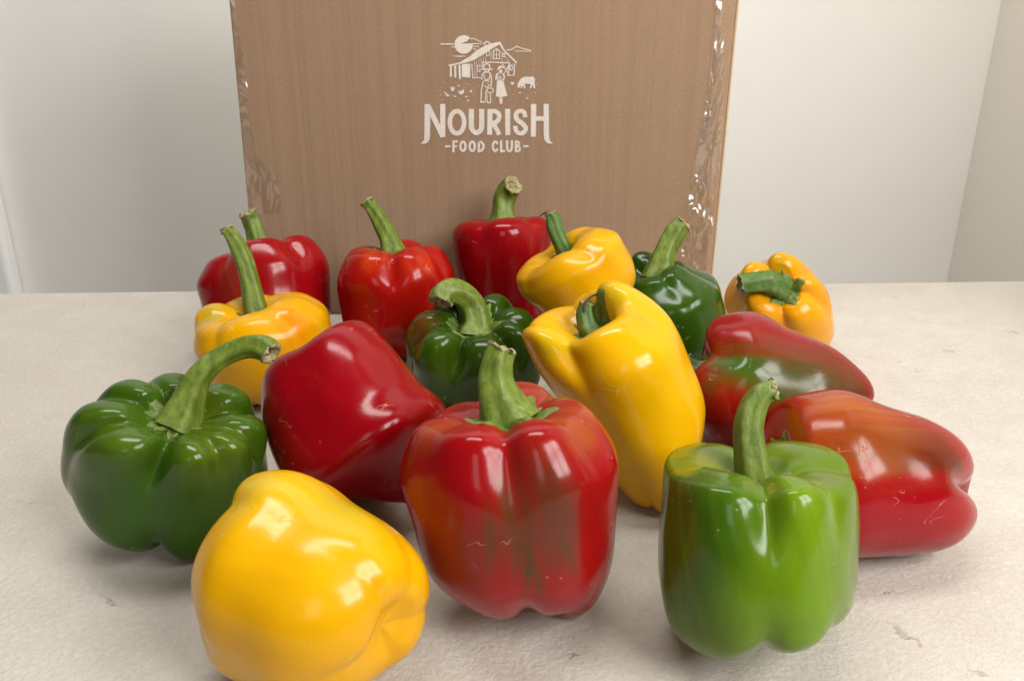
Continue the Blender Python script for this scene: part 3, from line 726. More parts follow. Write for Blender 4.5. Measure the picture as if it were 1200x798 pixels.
              'M': [[0.16774, -0.08137, -0.98247], [0.40785, 0.91303, -0.00598], [0.89751, -0.39969, 0.18634]],
              'loc': [0.18819, 0.3878, 0.03994],
              'stem': [[0.00039, 0.00059, 0.04663], [0.00039, 0.00059, 0.05243], [0.00139, 0.00059, 0.05663], [0.00339, 0.00159, 0.05963]],
              'srad': [0.009, 0.006, 0.005, 0.005],
              'patches': [([0.01885, -0.02978, 0.04617], 0.04, 0.024, (0.336, 0.052, 0.0048), 1.0),
                          ([0.02336, -0.03281, 0.01288], 0.036, 0.019, (0.208, 0.048, 0.008), 1.0),
                          ([0.01737, -0.03164, -0.01681], 0.022, 0.013, (0.128, 0.02, 0.008), 0.9), ([0.0349, -0.02344, 0.02796], 0.04, 0.009, (0.36, 0.104, 0.016), 0.7),
                          ([0.01849, -0.00508, 0.0521], 0.016, 0.018, (0.29, 0.007, 0.0024), 0.7),
                          ([-0.01831, -0.03598, 0.00142], 0.04, 0.018, (0.3016, 0.0014, 0.0065), 0.9)],
              'calyx': 0.4},
             {'label': 'red pepper with a broad dull green streak lying at the right',
              'kind': 'red',
              'col': (0.232, 0.0035, 0.0041),
              'p': {'R': 0.0413,
                    'H': 1.2516,
                    'sx': 1.0227,
                    'dim': 0.2399,
                    'w': [1.00325, 1.10645, 0.90923, 0.80011],
                    'bend': [0.06109, -0.04312],
                    'seed': 7.0,
                    'creases': [(292, 0.9), (10, 0.5), (100, 0.8), (200, 0.6)],
                    'amp': [0.03159, -0.00432, -0.00876, -0.04155],
                    'top': [-0.01162, -0.09082, -0.00187, -0.03001],
                    'bot': [-0.00711, 0.00371, -0.03025, 0.10386],
                    'cm': 0.02,
                    'ct': 0.11,
                    'cb': 0.03,
                    'zb': 0.04,
                    'rb': 0.6,
                    'cs': 6.0},
              'M': [[0.25416, 0.2469, -0.93512], [0.32817, 0.88749, 0.32352], [0.90978, -0.3891, 0.14454]],
              'loc': [0.16493, 0.48661, 0.04403],
              'stem': [[0.00089, -0.00063, 0.04075], [0.00089, -0.00063, 0.04815], [0.00189, -0.00063, 0.05375], [0.00389, 0.00037, 0.05775]],
              'srad': [0.009, 0.006, 0.005, 0.005],
              'patches': [([0.00836, -0.04132, 0.02259], 0.024, 0.013, (0.04, 0.12, 0.008), 1.0),
                          ([0.01051, -0.03767, 0.00255], 0.032, 0.016, (0.036, 0.104, 0.008), 1.0),
                          ([0.00983, -0.03434, -0.02], 0.03, 0.014, (0.04, 0.068, 0.0096), 0.97), ([0.01882, -0.03287, -0.00365], 0.03, 0.012, (0.08, 0.056, 0.016), 0.7),
                          ([0.01467, -0.02221, -0.04057], 0.016, 0.012, (0.104, 0.048, 0.016), 0.85),
                          ([0.02743, -0.03095, 0.01337], 0.026, 0.008, (0.176, 0.04, 0.016), 0.7),
                          ([0.0267, -0.02567, -0.01385], 0.022, 0.008, (0.16, 0.028, 0.016), 0.7),
                          ([0.02034, -0.02679, -0.02741], 0.018, 0.01, (0.136, 0.048, 0.016), 0.6),
                          ([-0.00249, -0.03878, 0.03885], 0.006, 0.014, (0.072, 0.056, 0.0096), 0.7),
                          ([-0.00933, -0.04291, 0.02065], 0.016, 0.012, (0.2668, 0.0077, 0.0024), 0.8),
                          ([0.02884, -0.02976, 0.03177], 0.012, 0.008, (0.261, 0.0021, 0.0049), 0.8)],
              'calyx': 0.4,
              'dark': 1},
             {'label': 'yellow-orange pepper at the far right, its stem end facing forward',
              'kind': 'yellow',
              'col': (0.6693, 0.2964, 0.0017),
              'p': {'R': 0.0399,
                    'H': 0.993,
                    'sx': 1.06,
                    'dim': 0.2233,
                    'w': [0.81202, 0.89408, 1.10134, 0.98518],
                    'bend': [-0.25841, -0.0617],
                    'seed': 8.0,
                    'creases': [(30, 0.9), (75, 1.1), (150, 0.8), (225, 0.7), (310, 0.7)],
                    'amp': [-0.0582, 0.01731, -0.04898, -0.0123, 0.07383],
                    'top': [-0.02282, -0.01573, -6e-05, 0.0, -0.00268],
                    'bot': [-4e-05, 0.00068, -0.01368, -0.00291, 0.01668],
                    'cm': 0.06,
                    'ct': 0.22,
                    'zt': 0.2},
              'M': [[0.74715, 0.64862, -0.14516], [-0.48361, 0.38068, -0.78817], [-0.45596, 0.65907, 0.5981]],
              'loc': [0.21377, 0.64966, 0.04605],
              'stem': [[-0.00464, -0.00021, 0.02922], [-0.01201, -0.0046, 0.04026], [-0.01946, -0.0124, 0.0447], [-0.02691, -0.02052, 0.04595]],
              'srad': [0.01119, 0.00855, 0.00724, 0.00658],
              'patches': [([-0.02478, -0.01684, 0.02548], 0.01, 0.012, (0.3387, 0.247, 0.0042), 0.7),
                          ([0.01183, -0.02371, 0.02969], 0.016, 0.022, (0.6854, 0.2552, 0.0013), 0.7),
                          ([-0.01879, 0.0112, 0.03684], 0.01, 0.014, (0.4838, 0.2799, 0.0042), 0.6)],
              'calyx': 0.34,
              'dark': 1},
             {'label': 'dark green pepper standing against the box at its right',
              'kind': 'green',
              'col': (0.0227, 0.063, 0.0034),
              'p': {'R': 0.0419,
                    'H': 0.989,
                    'sx': 0.8987,
                    'dim': 0.254,
                    'w': [0.80251, 1.05872, 1.00635, 0.97372],
                    'bend': [-0.14109, 0.06614],
                    'seed': 9.0,
                    'creases': [(200, 0.8), (280, 0.4), (340, 0.9), (60, 0.8), (120, 0.8)],
                    'amp': [0.00742, -0.01928, -0.00205, 0.0026, -0.00231],
                    'top': [0.15628, -0.07448, -7e-05, 0.01327, -0.13695],
                    'bot': [9e-05, 0.06825, -0.01408, -0.01575, -0.00125],
                    'cm': 0.03,
                    'ct': 0.13,
                    'zt': 0.12,
                    'cb': 0.1},
              'M': [[0.93929, -0.03053, -0.34175], [0.04358, 0.99858, 0.03058], [0.34033, -0.04362, 0.93929]],
              'loc': [0.12067, 0.6133, 0.04965],
              'stem': [[-0.00074, 0.00084, 0.02932], [0.00713, 0.005, 0.04138], [0.0152, 0.00862, 0.05008], [0.02405, 0.01179, 0.0572], [0.03059, 0.01331, 0.06]],
              'srad': [0.01285, 0.00899, 0.00771, 0.00739, 0.00642],
              'patches': [([0.01907, -0.04205, 0.02225], 0.014, 0.014, (0.0331, 0.084, 0.0042), 0.6)],
              'calyx': 0.34},
             {'label': 'tall tapering yellow pepper right of centre, stem sunk in a deep hollow',
              'kind': 'yellow',
              'col': (0.6935, 0.3704, 0.0017),
              'p': {'R': 0.0404,
                    'H': 1.4195,
                    'sx': 0.9148,
                    'dim': 0.4753,
                    'w': [0.9985, 1.09179, 0.9486, 0.79783],
                    'bend': [-0.22752, -0.04115],
                    'seed': 10.0,
                    'creases': [(30, 0.5), (80, 0.5), (165, 0.4), (228, 0.75), (330, 0.3)],
                    'amp': [0.00592, -0.00582, -0.02213, -0.00221, 0.00279],
                    'top': [0.1264, 0.14448, 0.15957, -0.22785, 0.21889],
                    'bot': [2e-05, -0.00983, 0.05532, 0.19697, -0.08794],
                    'cm': 0.05,
                    'ct': 0.13,
                    'zt': 0.2,
                    'cb': 0.08,
                    'zb': 0.08,
                    'dw': 1.15},
              'M': [[0.89034, -0.06328, -0.45087], [0.17917, 0.95909, 0.2192], [0.41856, -0.27595, 0.86525]],
              'loc': [0.06727, 0.44635, 0.05946],
              'stem': [[-0.00202, -0.00024, 0.0366], [-0.00283, 0.0007, 0.04613], [-0.00101, 0.00156, 0.05392], [0.0023, 0.00201, 0.05824]],
              'srad': [0.00829, 0.00585, 0.00488, 0.00415],
              'patches': [([-0.02786, -0.02456, 0.05129], 0.01, 0.014, (0.4435, 0.3457, 0.005), 0.6),
                          ([0.01653, -0.01302, 0.05966], 0.012, 0.012, (0.5645, 0.4281, 0.0084), 0.6),
                          ([0.01671, -0.03191, 0.04307], 0.01, 0.012, (0.6935, 0.2964, 0.0017), 0.6),
                          ([-0.01783, -0.03835, 0.0161], 0.03, 0.016, (0.7016, 0.3293, 0.0017), 0.5)],
              'calyx': 0.34,
              'dark': 1,
              'threads': [[[-0.00185, -0.00225, 0.05571], [0.00144, -0.00181, 0.05999], [0.00677, -0.00069, 0.06156], [0.01257, 0.00208, 0.06011]]]},
             {'label': 'small dark green many-lobed pepper in the middle with a hooked stem',
              'kind': 'green',
              'col': (0.0227, 0.0546, 0.0025),
              'p': {'R': 0.0436,
                    'H': 0.815,
                    'sx': 1.0329,
                    'dim': 0.3358,
                    'w': [0.93681, 1.04161, 1.05668, 0.90286],
                    'bend': [-0.00036, 0.01238],
                    'seed': 11.0,
                    'creases': [(240, 1.0), (310, 0.9), (345, 0.8), (25, 0.9), (75, 0.9), (140, 0.9), (185, 0.7)],
                    'amp': [-0.03088, -0.00016, 0.0283, -0.00584, -0.006, -0.00723, 0.00701],
                    'top': [-0.01321, 0.02914, -0.00878, 0.00016, 0.0, 0.0011, -0.00281],
                    'bot': [-0.0, 2e-05, 0.00099, -0.0089, -0.0082, -0.00513, -0.00012],
                    'cm': 0.14,
                    'ct': 0.35},
              'M': [[0.98298, -0.1836, 0.0061], [0.17688, 0.93704, -0.30113], [0.04957, 0.29708, 0.95357]],
              'loc': [-0.02665, 0.55734, 0.03931],
              'stem': [[0.00085, -0.00106, 0.0194], [0.00257, 0.00447, 0.02688], [0.00027, 0.0117, 0.03511], [-0.00512, 0.01395, 0.04293], [-0.01262, 0.01391, 0.0475],
                       [-0.01889, 0.01029, 0.04801], [-0.02124, 0.00613, 0.0456]],
              'srad': [0.01475, 0.01003, 0.00885, 0.00826, 0.00826, 0.00796, 0.00767],
              'patches': [([-0.03904, 0.00153, 0.02448], 0.016, 0.012, (0.1323, 0.035, 0.005), 0.8),
                          ([-0.02127, -0.02744, 0.01909], 0.02, 0.014, (0.0473, 0.098, 0.0034), 0.6),
                          ([-0.03262, -0.011, 0.03199], 0.01, 0.012, (0.0425, 0.091, 0.0034), 0.6)],
              'calyx': 0.4},
             {'label': 'yellow pepper lying tilted on top of the heap before the box',
              'kind': 'yellow',
              'col': (0.6854, 0.3457, 0.0017),
              'p': {'R': 0.0362,
                    'H': 0.798,
                    'sx': 0.9719,
                    'dim': 0.3342,
                    'w': [1.00451, 1.11773, 1.02313, 1.01835],
                    'bend': [-0.10002, 0.03131],
                    'seed': 12.0,
                    'creases': [(290, 0.8), (10, 0.4), (100, 0.5), (200, 0.4)],
                    'amp': [-0.01298, 0.02727, -0.00817, -0.01722],
                    'top': [0.05729, 0.11571, 0.00384, -0.05298],
                    'bot': [0.00032, -0.07732, -0.10198, 0.01454],
                    'cm': 0.03,
                    'ct': 0.1,
                    'zt': 0.1,
                    'cb': 0.08,
                    'zb': 0.08},
              'M': [[0.78126, -0.08339, -0.61861], [0.18707, 0.97676, 0.1046], [0.59551, -0.19744, 0.7787]],
              'loc': [0.04937, 0.57681, 0.08861],
              'stem': [[0.00087, 0.00088, 0.01529], [0.00685, 0.00432, 0.03744], [0.0102, 0.00598, 0.04533], [0.01141, 0.00686, 0.04965]],
              'srad': [0.0054, 0.0054, 0.0051, 0.0036],
              'patches': [([0.01703, -0.03497, 0.01402], 0.02, 0.008, (0.6854, 0.2717, 0.0017), 0.7),
                          ([-0.02178, -0.02409, 0.02616], 0.014, 0.014, (0.6774, 0.3128, 0.0017), 0.5)],
              'calyx': 0.22,
              'dark': 1,
              'threads': [[[0.01188, 0.00681, 0.04928], [0.01028, 0.00727, 0.05205], [0.00719, 0.00731, 0.05299], [0.0042, 0.0072, 0.0531]]]},
             {'label': 'red pepper at the back centre with a stubby curled stem',
              'kind': 'red',
              'col': (0.2436, 0.0017, 0.0041),
              'p': {'R': 0.0399,
                    'H': 1.2629,
                    'sx': 1.0019,
                    'dim': 0.2417,
                    'w': [1.09829, 1.0495, 0.83674, 0.91417],
                    'bend': [0.02228, 0.02323],
                    'seed': 13.0,
                    'creases': [(250, 0.4), (310, 0.6), (20, 0.8), (100, 0.8), (170, 0.8)],
                    'amp': [0.00038, -0.00071, 0.00352, -0.00022, -0.02107],
                    'top': [-0.02435, -0.04516, -0.04456, 0.0002, -0.01027],
                    'bot': [0.07377, 0.00042, -0.03045, -0.00553, 0.00567],
                    'cm': 0.03,
                    'ct': 0.14,
                    'zt': 0.12},
              'M': [[0.99906, -0.00014, -0.04339], [0.00908, 0.97853, 0.20592], [0.04243, -0.20612, 0.97761]],
              'loc': [-0.00737, 0.69437, 0.0551],
              'stem': [[0.00142, 0.00046, 0.03929], [0.00254, 0.00261, 0.05419], [0.00369, 0.00429, 0.06407], [0.00763, 0.00256, 0.07167], [0.01205, -0.00193, 0.07495]],
              'srad': [0.01365, 0.00898, 0.00862, 0.00862, 0.0079],
              'patches': [([0.02305, -0.03077, 0.04174], 0.012, 0.012, (0.29, 0.0035, 0.0049), 0.6)],
              'calyx': 0.36},
             {'label': 'bright orange-red pepper in the back row left of centre, ribbed calyx in view',
              'kind': 'red',
              'col': (0.3132, 0.0049, 0.0024),
              'p': {'R': 0.0451,
                    'H': 1.0035,
                    'sx': 0.9568,
                    'dim': 0.2481,
                    'w': [0.99814, 1.09631, 0.99628, 0.92624],
                    'bend': [0.01657, 0.00851],
                    'seed': 14.0,
                    'creases': [(268, 0.6), (325, 0.6), (30, 0.9), (110, 0.8), (180, 0.7)],
                    'amp': [-0.0076, -0.01485, 0.01141, -0.00069, 0.00389],
                    'top': [-0.01879, -0.08035, -0.01235, 0.00041, -0.04416],
                    'bot': [0.00067, 0.09163, -0.01309, -0.00912, -0.01568],
                    'cm': 0.05,
                    'ct': 0.22,
                    'zt': 0.16},
              'M': [[0.9855, -0.16897, -0.01565], [0.1696, 0.97777, 0.1233], [-0.00553, -0.12416, 0.99225]],
              'loc': [-0.0931, 0.64747, 0.05045],
              'stem': [[0.00058, 0.0001, 0.03261], [-0.00206, 0.00356, 0.04592], [-0.00735, 0.00753, 0.05777], [-0.01335, 0.01146, 0.06898],
                       [-0.01824, 0.01417, 0.07625]],
              'srad': [0.01214, 0.00776, 0.00641, 0.0054, 0.00506],
              'patches': [([-0.01943, -0.03832, 0.03766], 0.008, 0.014, (0.464, 0.04, 0.0048), 0.6),
                          ([0.02049, -0.03928, 0.03718], 0.008, 0.016, (0.464, 0.032, 0.0048), 0.6),
                          ([-0.01397, -0.04634, 0.00024], 0.018, 0.018, (0.2668, 0.0021, 0.0032), 0.6)],
              'calyx': 0.46},
             {'label': 'red pepper at the back left behind the small yellow one',
              'kind': 'red',
              'col': (0.261, 0.0021, 0.0041),
              'p': {'R': 0.0476,
                    'H': 0.9133,
                    'sx': 1.0935,
                    'dim': 0.295,
                    'w': [0.90734, 1.01057, 0.94908, 0.91256],
                    'bend': [0.02381, -0.02092],
                    'seed': 15.0,
                    'creases': [(235, 0.5), (312, 0.8), (20, 0.7), (100, 0.8), (170, 0.7)],
                    'amp': [-0.01079, 0.00205, -0.00293, -0.01703, 0.00147],
                    'top': [0.00033, -0.00373, -0.0907, 0.04975, 0.08109],
                    'bot': [0.03418, -0.00419, 0.03113, -0.02473, -0.00552],
                    'cm': 0.04,
                    'ct': 0.16,
                    'zt': 0.14},
              'M': [[0.96596, -0.18921, -0.17642], [0.24366, 0.89452, 0.37479], [0.08689, -0.40502, 0.91017]],
              'loc': [-0.19858, 0.65634, 0.04752],
              'stem': [[0.00014, -0.00019, 0.02794], [0.0001, -0.00051, 0.05313], [-0.00136, -0.00039, 0.06464], [-0.00341, -0.00314, 0.07074]],
              'srad': [0.00831, 0.00727, 0.00658, 0.00623],
              'patches': [([-0.02322, -0.03748, 0.01248], 0.026, 0.01, (0.224, 0.028, 0.0144), 0.6),
                          ([0.02564, -0.02945, 0.03112], 0.01, 0.02, (0.3016, 0.0042, 0.0041), 0.5)],
              'calyx': 0.3},
             {'label': 'squat yellow-orange pepper at the left with a long thin upright stem',
              'kind': 'yellow',
              'col': (0.6612, 0.321, 0.0017),
              'p': {'R': 0.0445,
                    'H': 0.7949,
                    'sx': 1.0242,
                    'dim': 0.2781,
                    'w': [0.95292, 1.05717, 0.98837, 0.90201],
                    'bend': [-0.1112, 0.02995],
                    'seed': 16.0,
                    'creases': [(292, 0.4), (225, 0.5), (350, 0.5), (60, 0.8), (120, 0.8), (170, 0.6)],
                    'amp': [-0.00062, -0.00517, -0.01867, -0.0011, -0.00777, 0.00863],
                    'top': [0.00459, 0.11709, -0.05102, -3e-05, 0.00255, -0.08256],
                    'bot': [0.00212, 0.01096, -0.01765, -0.01787, -0.01976, -0.00091],
                    'cm': 0.02,
                    'ct': 0.09,
                    'zt': 0.1},
              'M': [[0.90318, -0.36029, -0.23336], [0.37029, 0.92892, -0.00105], [0.21715, -0.08546, 0.97239]],
              'loc': [-0.17565, 0.56766, 0.0404],
              'stem': [[0.00064, 0.00142, 0.02152], [0.00499, 0.00917, 0.04975], [0.00593, 0.01501, 0.06508], [0.00456, 0.02034, 0.07742], [0.00244, 0.02381, 0.08455]],
              'srad': [0.00846, 0.00634, 0.00604, 0.00513, 0.00423],
              'patches': [([0.02381, -0.03718, 0.02013], 0.016, 0.016, (0.6935, 0.2223, 0.0013), 0.85),
                          ([-0.03022, 0.00493, 0.03413], 0.01, 0.01, (0.3387, 0.2799, 0.0063), 0.8),
                          ([-0.00909, 0.01919, 0.03295], 0.006, 0.02, (0.4435, 0.2964, 0.005), 0.6),
                          ([-0.01622, -0.03812, 0.0267], 0.014, 0.014, (0.6774, 0.354, 0.0017), 0.5)],
              'calyx': 0.28,
              'threads': [[[0.00223, 0.02366, 0.08401], [-9e-05, 0.02506, 0.0858], [-0.00213, 0.0254, 0.08513]]]}]}

WALL = plain('wall_paint', (.86, .845, .80), .75, 12, .02, .12, .0008)
SIDE = plain('side_wall_paint', (.82, .77, .69), .75, 12, .02, .12, .0008)
TRIM = plain('white_gloss_trim', (.92, .92, .92), .35, 20, .02, .05, .0005)
TABLE = table_material(DATA['marks'])
CARD = cardboard('cardboard', (.338, .224, .140)); CARD_EDGE = cardboard('cardboard_edge', (.52, .38, .22))
PRINT = cardboard('white_print', (.76, .70, .63))
TAPE = tape_material()

def box_bm(bm, lo, hi, bevel=0., seg=2):
    r = bmesh.ops.create_cube(bm, size=1)
    for v in r['verts']:
        v.co = Vector([(lo[i] + hi[i]) / 2 + v.co[i] * (hi[i] - lo[i]) for i in range(3)])
    if bevel:
        es = list({e for v in r['verts'] for e in v.link_edges})
        bmesh.ops.bevel(bm, geom=es, offset=bevel, segments=seg, profile=.5, affect='EDGES')

W = DATA['wall']
bm = bmesh.new(); box_bm(bm, (-2.6, W['y'], -1.0), (W['corner_x'] + .1, W['y'] + .1, 1.9))
o = bm_link('back_wall', bm, WALL); tag(o, kind='structure')
bm = bmesh.new(); box_bm(bm, (W['corner_x'], .38, -1.0), (W['corner_x'] + .1, W['y'] - .0003, 1.9))
o = bm_link('side_wall', bm, SIDE); tag(o, kind='structure')
bm = bmesh.new(); box_bm(bm, (W['trim_x'] - .05, W['y'] - .03, -1.0), (W['trim_x'], W['y'] - .002, 1.9), .008, 3)
o = bm_link('wall_trim', bm, TRIM, smooth=False); tag(o, kind='structure')
bm = bmesh.new(); box_bm(bm, (-2.6, -1.6, -1.02), (W['corner_x'] + .1, W['y'] + .1, -1.0))
o = bm_link('floor', bm, SIDE); tag(o, kind='structure')

# the table: one thick plastered board whose back edge runs a little askew
T = DATA['table']
root = bpy.data.objects.new('table', None); COL.objects.link(root)
root.location = (0, T['y'], -.76)
root.rotation_euler = (0, 0, T['yaw'])
tag(root, 'pale plaster-topped table with a rough pitted surface under the peppers', 'table')
bm = bmesh.new(); box_bm(bm, (-.80, -1.05, .72), (.80, 0, .76), .004, 3)
top = bm_link('tabletop', bm, TABLE, root)
bm = bmesh.new(); box_bm(bm, (-.74, -.98, .64), (.74, -.07, .7185))
bm_link('apron', bm, SIDE, root)
for sx in (-.71, .71):
    for sy in (-.94, -.11):
        bm = bmesh.new(); box_bm(bm, (sx - .03, sy - .03, -.24), (sx + .03, sy + .03, .638), .004)
        bm_link('leg', bm, SIDE, root)

# ------------------------------------------------------------------ the cardboard box
B = DATA['box']
box = bpy.data.objects.new('cardboard_box', None); COL.objects.link(box)
box.location = (0, B['y'], 0)
tag(box, 'tall brown cardboard box with white printed logo standing behind the peppers', 'box')
xl0, xl1, xr0, xr1, ht = B['xl0'], B['xl1'], B['xr0'], B['xr1'], B['h']     # left/right edge at table level and at the top
TH = .004; DEP = .10
def slab(name, quad, off, mat, parent, bevel=.0012, sub=True):
    """a board: four corners, pushed off along the vector off"""
    bm = bmesh.new()
    a = [bm.verts.new(p) for p in quad]; b = [bm.verts.new(Vector(p) + Vector(off)) for p in quad]
    bm.faces.new(a); bm.faces.new(b[::-1])
    for i in range(4): bm.faces.new((a[i], b[i], b[(i + 1) % 4], a[(i + 1) % 4]))
    bmesh.ops.recalc_face_normals(bm, faces=bm.faces)
    bmesh.ops.bevel(bm, geom=list(bm.edges), offset=bevel, segments=2, profile=.5, affect='EDGES')
    return bm_link(name, bm, mat, parent)
front = slab('front_panel', [(xl0, 0, .0005), (xr0, 0, .0005), (xr1, 0, ht), (xl1, 0, ht)], (0, TH, 0), CARD, box, .0016)
slab('side_panel', [(xl0 + .0005, TH + .0004, .0005), (xl0 + .0005, DEP, .0005), (xl1 + .0005, DEP, ht), (xl1 + .0005, TH + .0004, ht)], (TH, 0, 0), CARD, box)
slab('side_panel', [(xr0 - .0005, TH + .0004, .0005), (xr0 - .0005, DEP, .0005), (xr1 - .0005, DEP, ht), (xr1 - .0005, TH + .0004, ht)], (-TH, 0, 0), CARD, box)
slab('back_panel', [(xl0, DEP + .0006, .0005), (xr0, DEP + .0006, .0005), (xr1, DEP + .0006, ht), (xl1, DEP + .0006, ht)], (0, TH, 0), CARD, box)
slab('top_panel', [(xl1, 0, ht + .0005), (xr1, 0, ht + .0005), (xr1, DEP, ht + .0005), (xl1, DEP, ht + .0005)], (0, 0, TH), CARD, box)
# the side flap that stands a little open along the right edge
f0, f1 = B['f0'], B['f1']
slab('side_flap', [(xr0 - .0008, .0010, .0005), (f0, .004, .0005), (f1, .009, ht), (xr1 - .0008, .0011, ht)], (0, TH * .9, 0), CARD, box, .001)
slab('flap_edge', [(f0 + .0003, .0046, .0005), (f0 + .0020, .0052, .0005), (f1 + .0024, .0100, ht), (f1 + .0003, .0096, ht)], (0, TH * .8, 0), CARD_EDGE, box, .0004)

def strip_sheet(name, rows, mat, parent, nx, amp, seed):
    """clear tape: a crumpled thin sheet given by left/right borders from bottom to top"""
    rnd = random.Random(seed); n = len(rows); V = []; F = []
    wr = [(rnd.uniform(60, 260), rnd.uniform(60, 260), rnd.uniform(0, 6.3), rnd.uniform(.3, 1)) for _ in range(7)]
    N = 60
    zs = np.linspace(rows[0][0], rows[-1][0], N)
    L = np.interp(zs, [r[0] for r in rows], [r[1] for r in rows]); R = np.interp(zs, [r[0] for r in rows], [r[2] for r in rows])
    A = np.interp(zs, [r[0] for r in rows], [r[3] for r in rows])
    for i in range(N):
        for j in range(nx + 1):
            x = L[i] + (R[i] - L[i]) * j / nx; z = zs[i]
            h = sum(c * max(0, math.sin(a * x + b * z + p)) ** 3 for a, b, p, c in wr) / 2.2
            V.append((x, -.0006 - amp * 1.6 * A[i] * h, z))
    for i in range(N - 1):
        for j in range(nx):
            k = i * (nx + 1) + j
            F.append((k, k + 1, k + nx + 2, k + nx + 1))   # facing the camera side (-y)
    return link(name, V, F, mat, parent)
for tp in B['tapes']:
    strip_sheet('packing_tape', tp['rows'], TAPE, box, tp['nx'], tp['amp'], tp['seed'])

# ---- the print: ribbons and filled shapes lying on the front panel
def ribbon(bm, pts, ws, y):
    pts = [Vector((p[0], 0, p[1])) for p in pts]; n = len(pts); L = []; R = []
    closed = (pts[0] - pts[-1]).length < 1e-6
    for i, p in enumerate(pts):
        a = pts[i - 1] if i else (pts[-2] if closed else p); b = pts[i + 1] if i < n - 1 else (pts[1] if closed else p)
        t1 = (p - a).normalized() if (p - a).length else (b - p).normalized(); t2 = (b - p).normalized() if (b - p).length else t1
        t = (t1 + t2).normalized() if (t1 + t2).length > 1e-6 else t1
        nrm = Vector((-t.z, 0, t.x)); k = 1 / max(.55, nrm.dot(Vector((-t1.z, 0, t1.x))))
        w = ws[i] if hasattr(ws, '__len__') else ws
        L.append(p + nrm * (w / 2 * k)); R.append(p - nrm * (w / 2 * k))
    lv = [bm.verts.new((v.x, y, v.z)) for v in L]; rv = [bm.verts.new((v.x, y, v.z)) for v in R]
    for i in range(n - 1):
        f = bm.faces.new((lv[i], rv[i], rv[i + 1], lv[i + 1]))
def fill(bm, pts, y):
    from mathutils.geometry import tessellate_polygon
    vs = [bm.verts.new((p[0], y, p[1])) for p in pts]
    for tri in tessellate_polygon([[Vector((p[0], p[1], 0)) for p in pts]]):
        try: bm.faces.new([vs[i] for i in tri])
        except ValueError: pass
def print_part(name, shapes, base):
    bm = bmesh.new(); y = base
    for kind, pts, w in shapes:
        y -= .000012
        if kind == 'r': ribbon(bm, pts, w, y)
        else: fill(bm, pts, y)
    for f in bm.faces:
        f.normal_update()
        if f.normal.y > 0: f.normal_flip()
    o = bm_link(name, bm, PRINT, box)
    if 'specks' in name: o['kind'] = 'stuff'
    return o
for nm, shapes in DATA['print']:
    print_part(nm, shapes, -.0003)

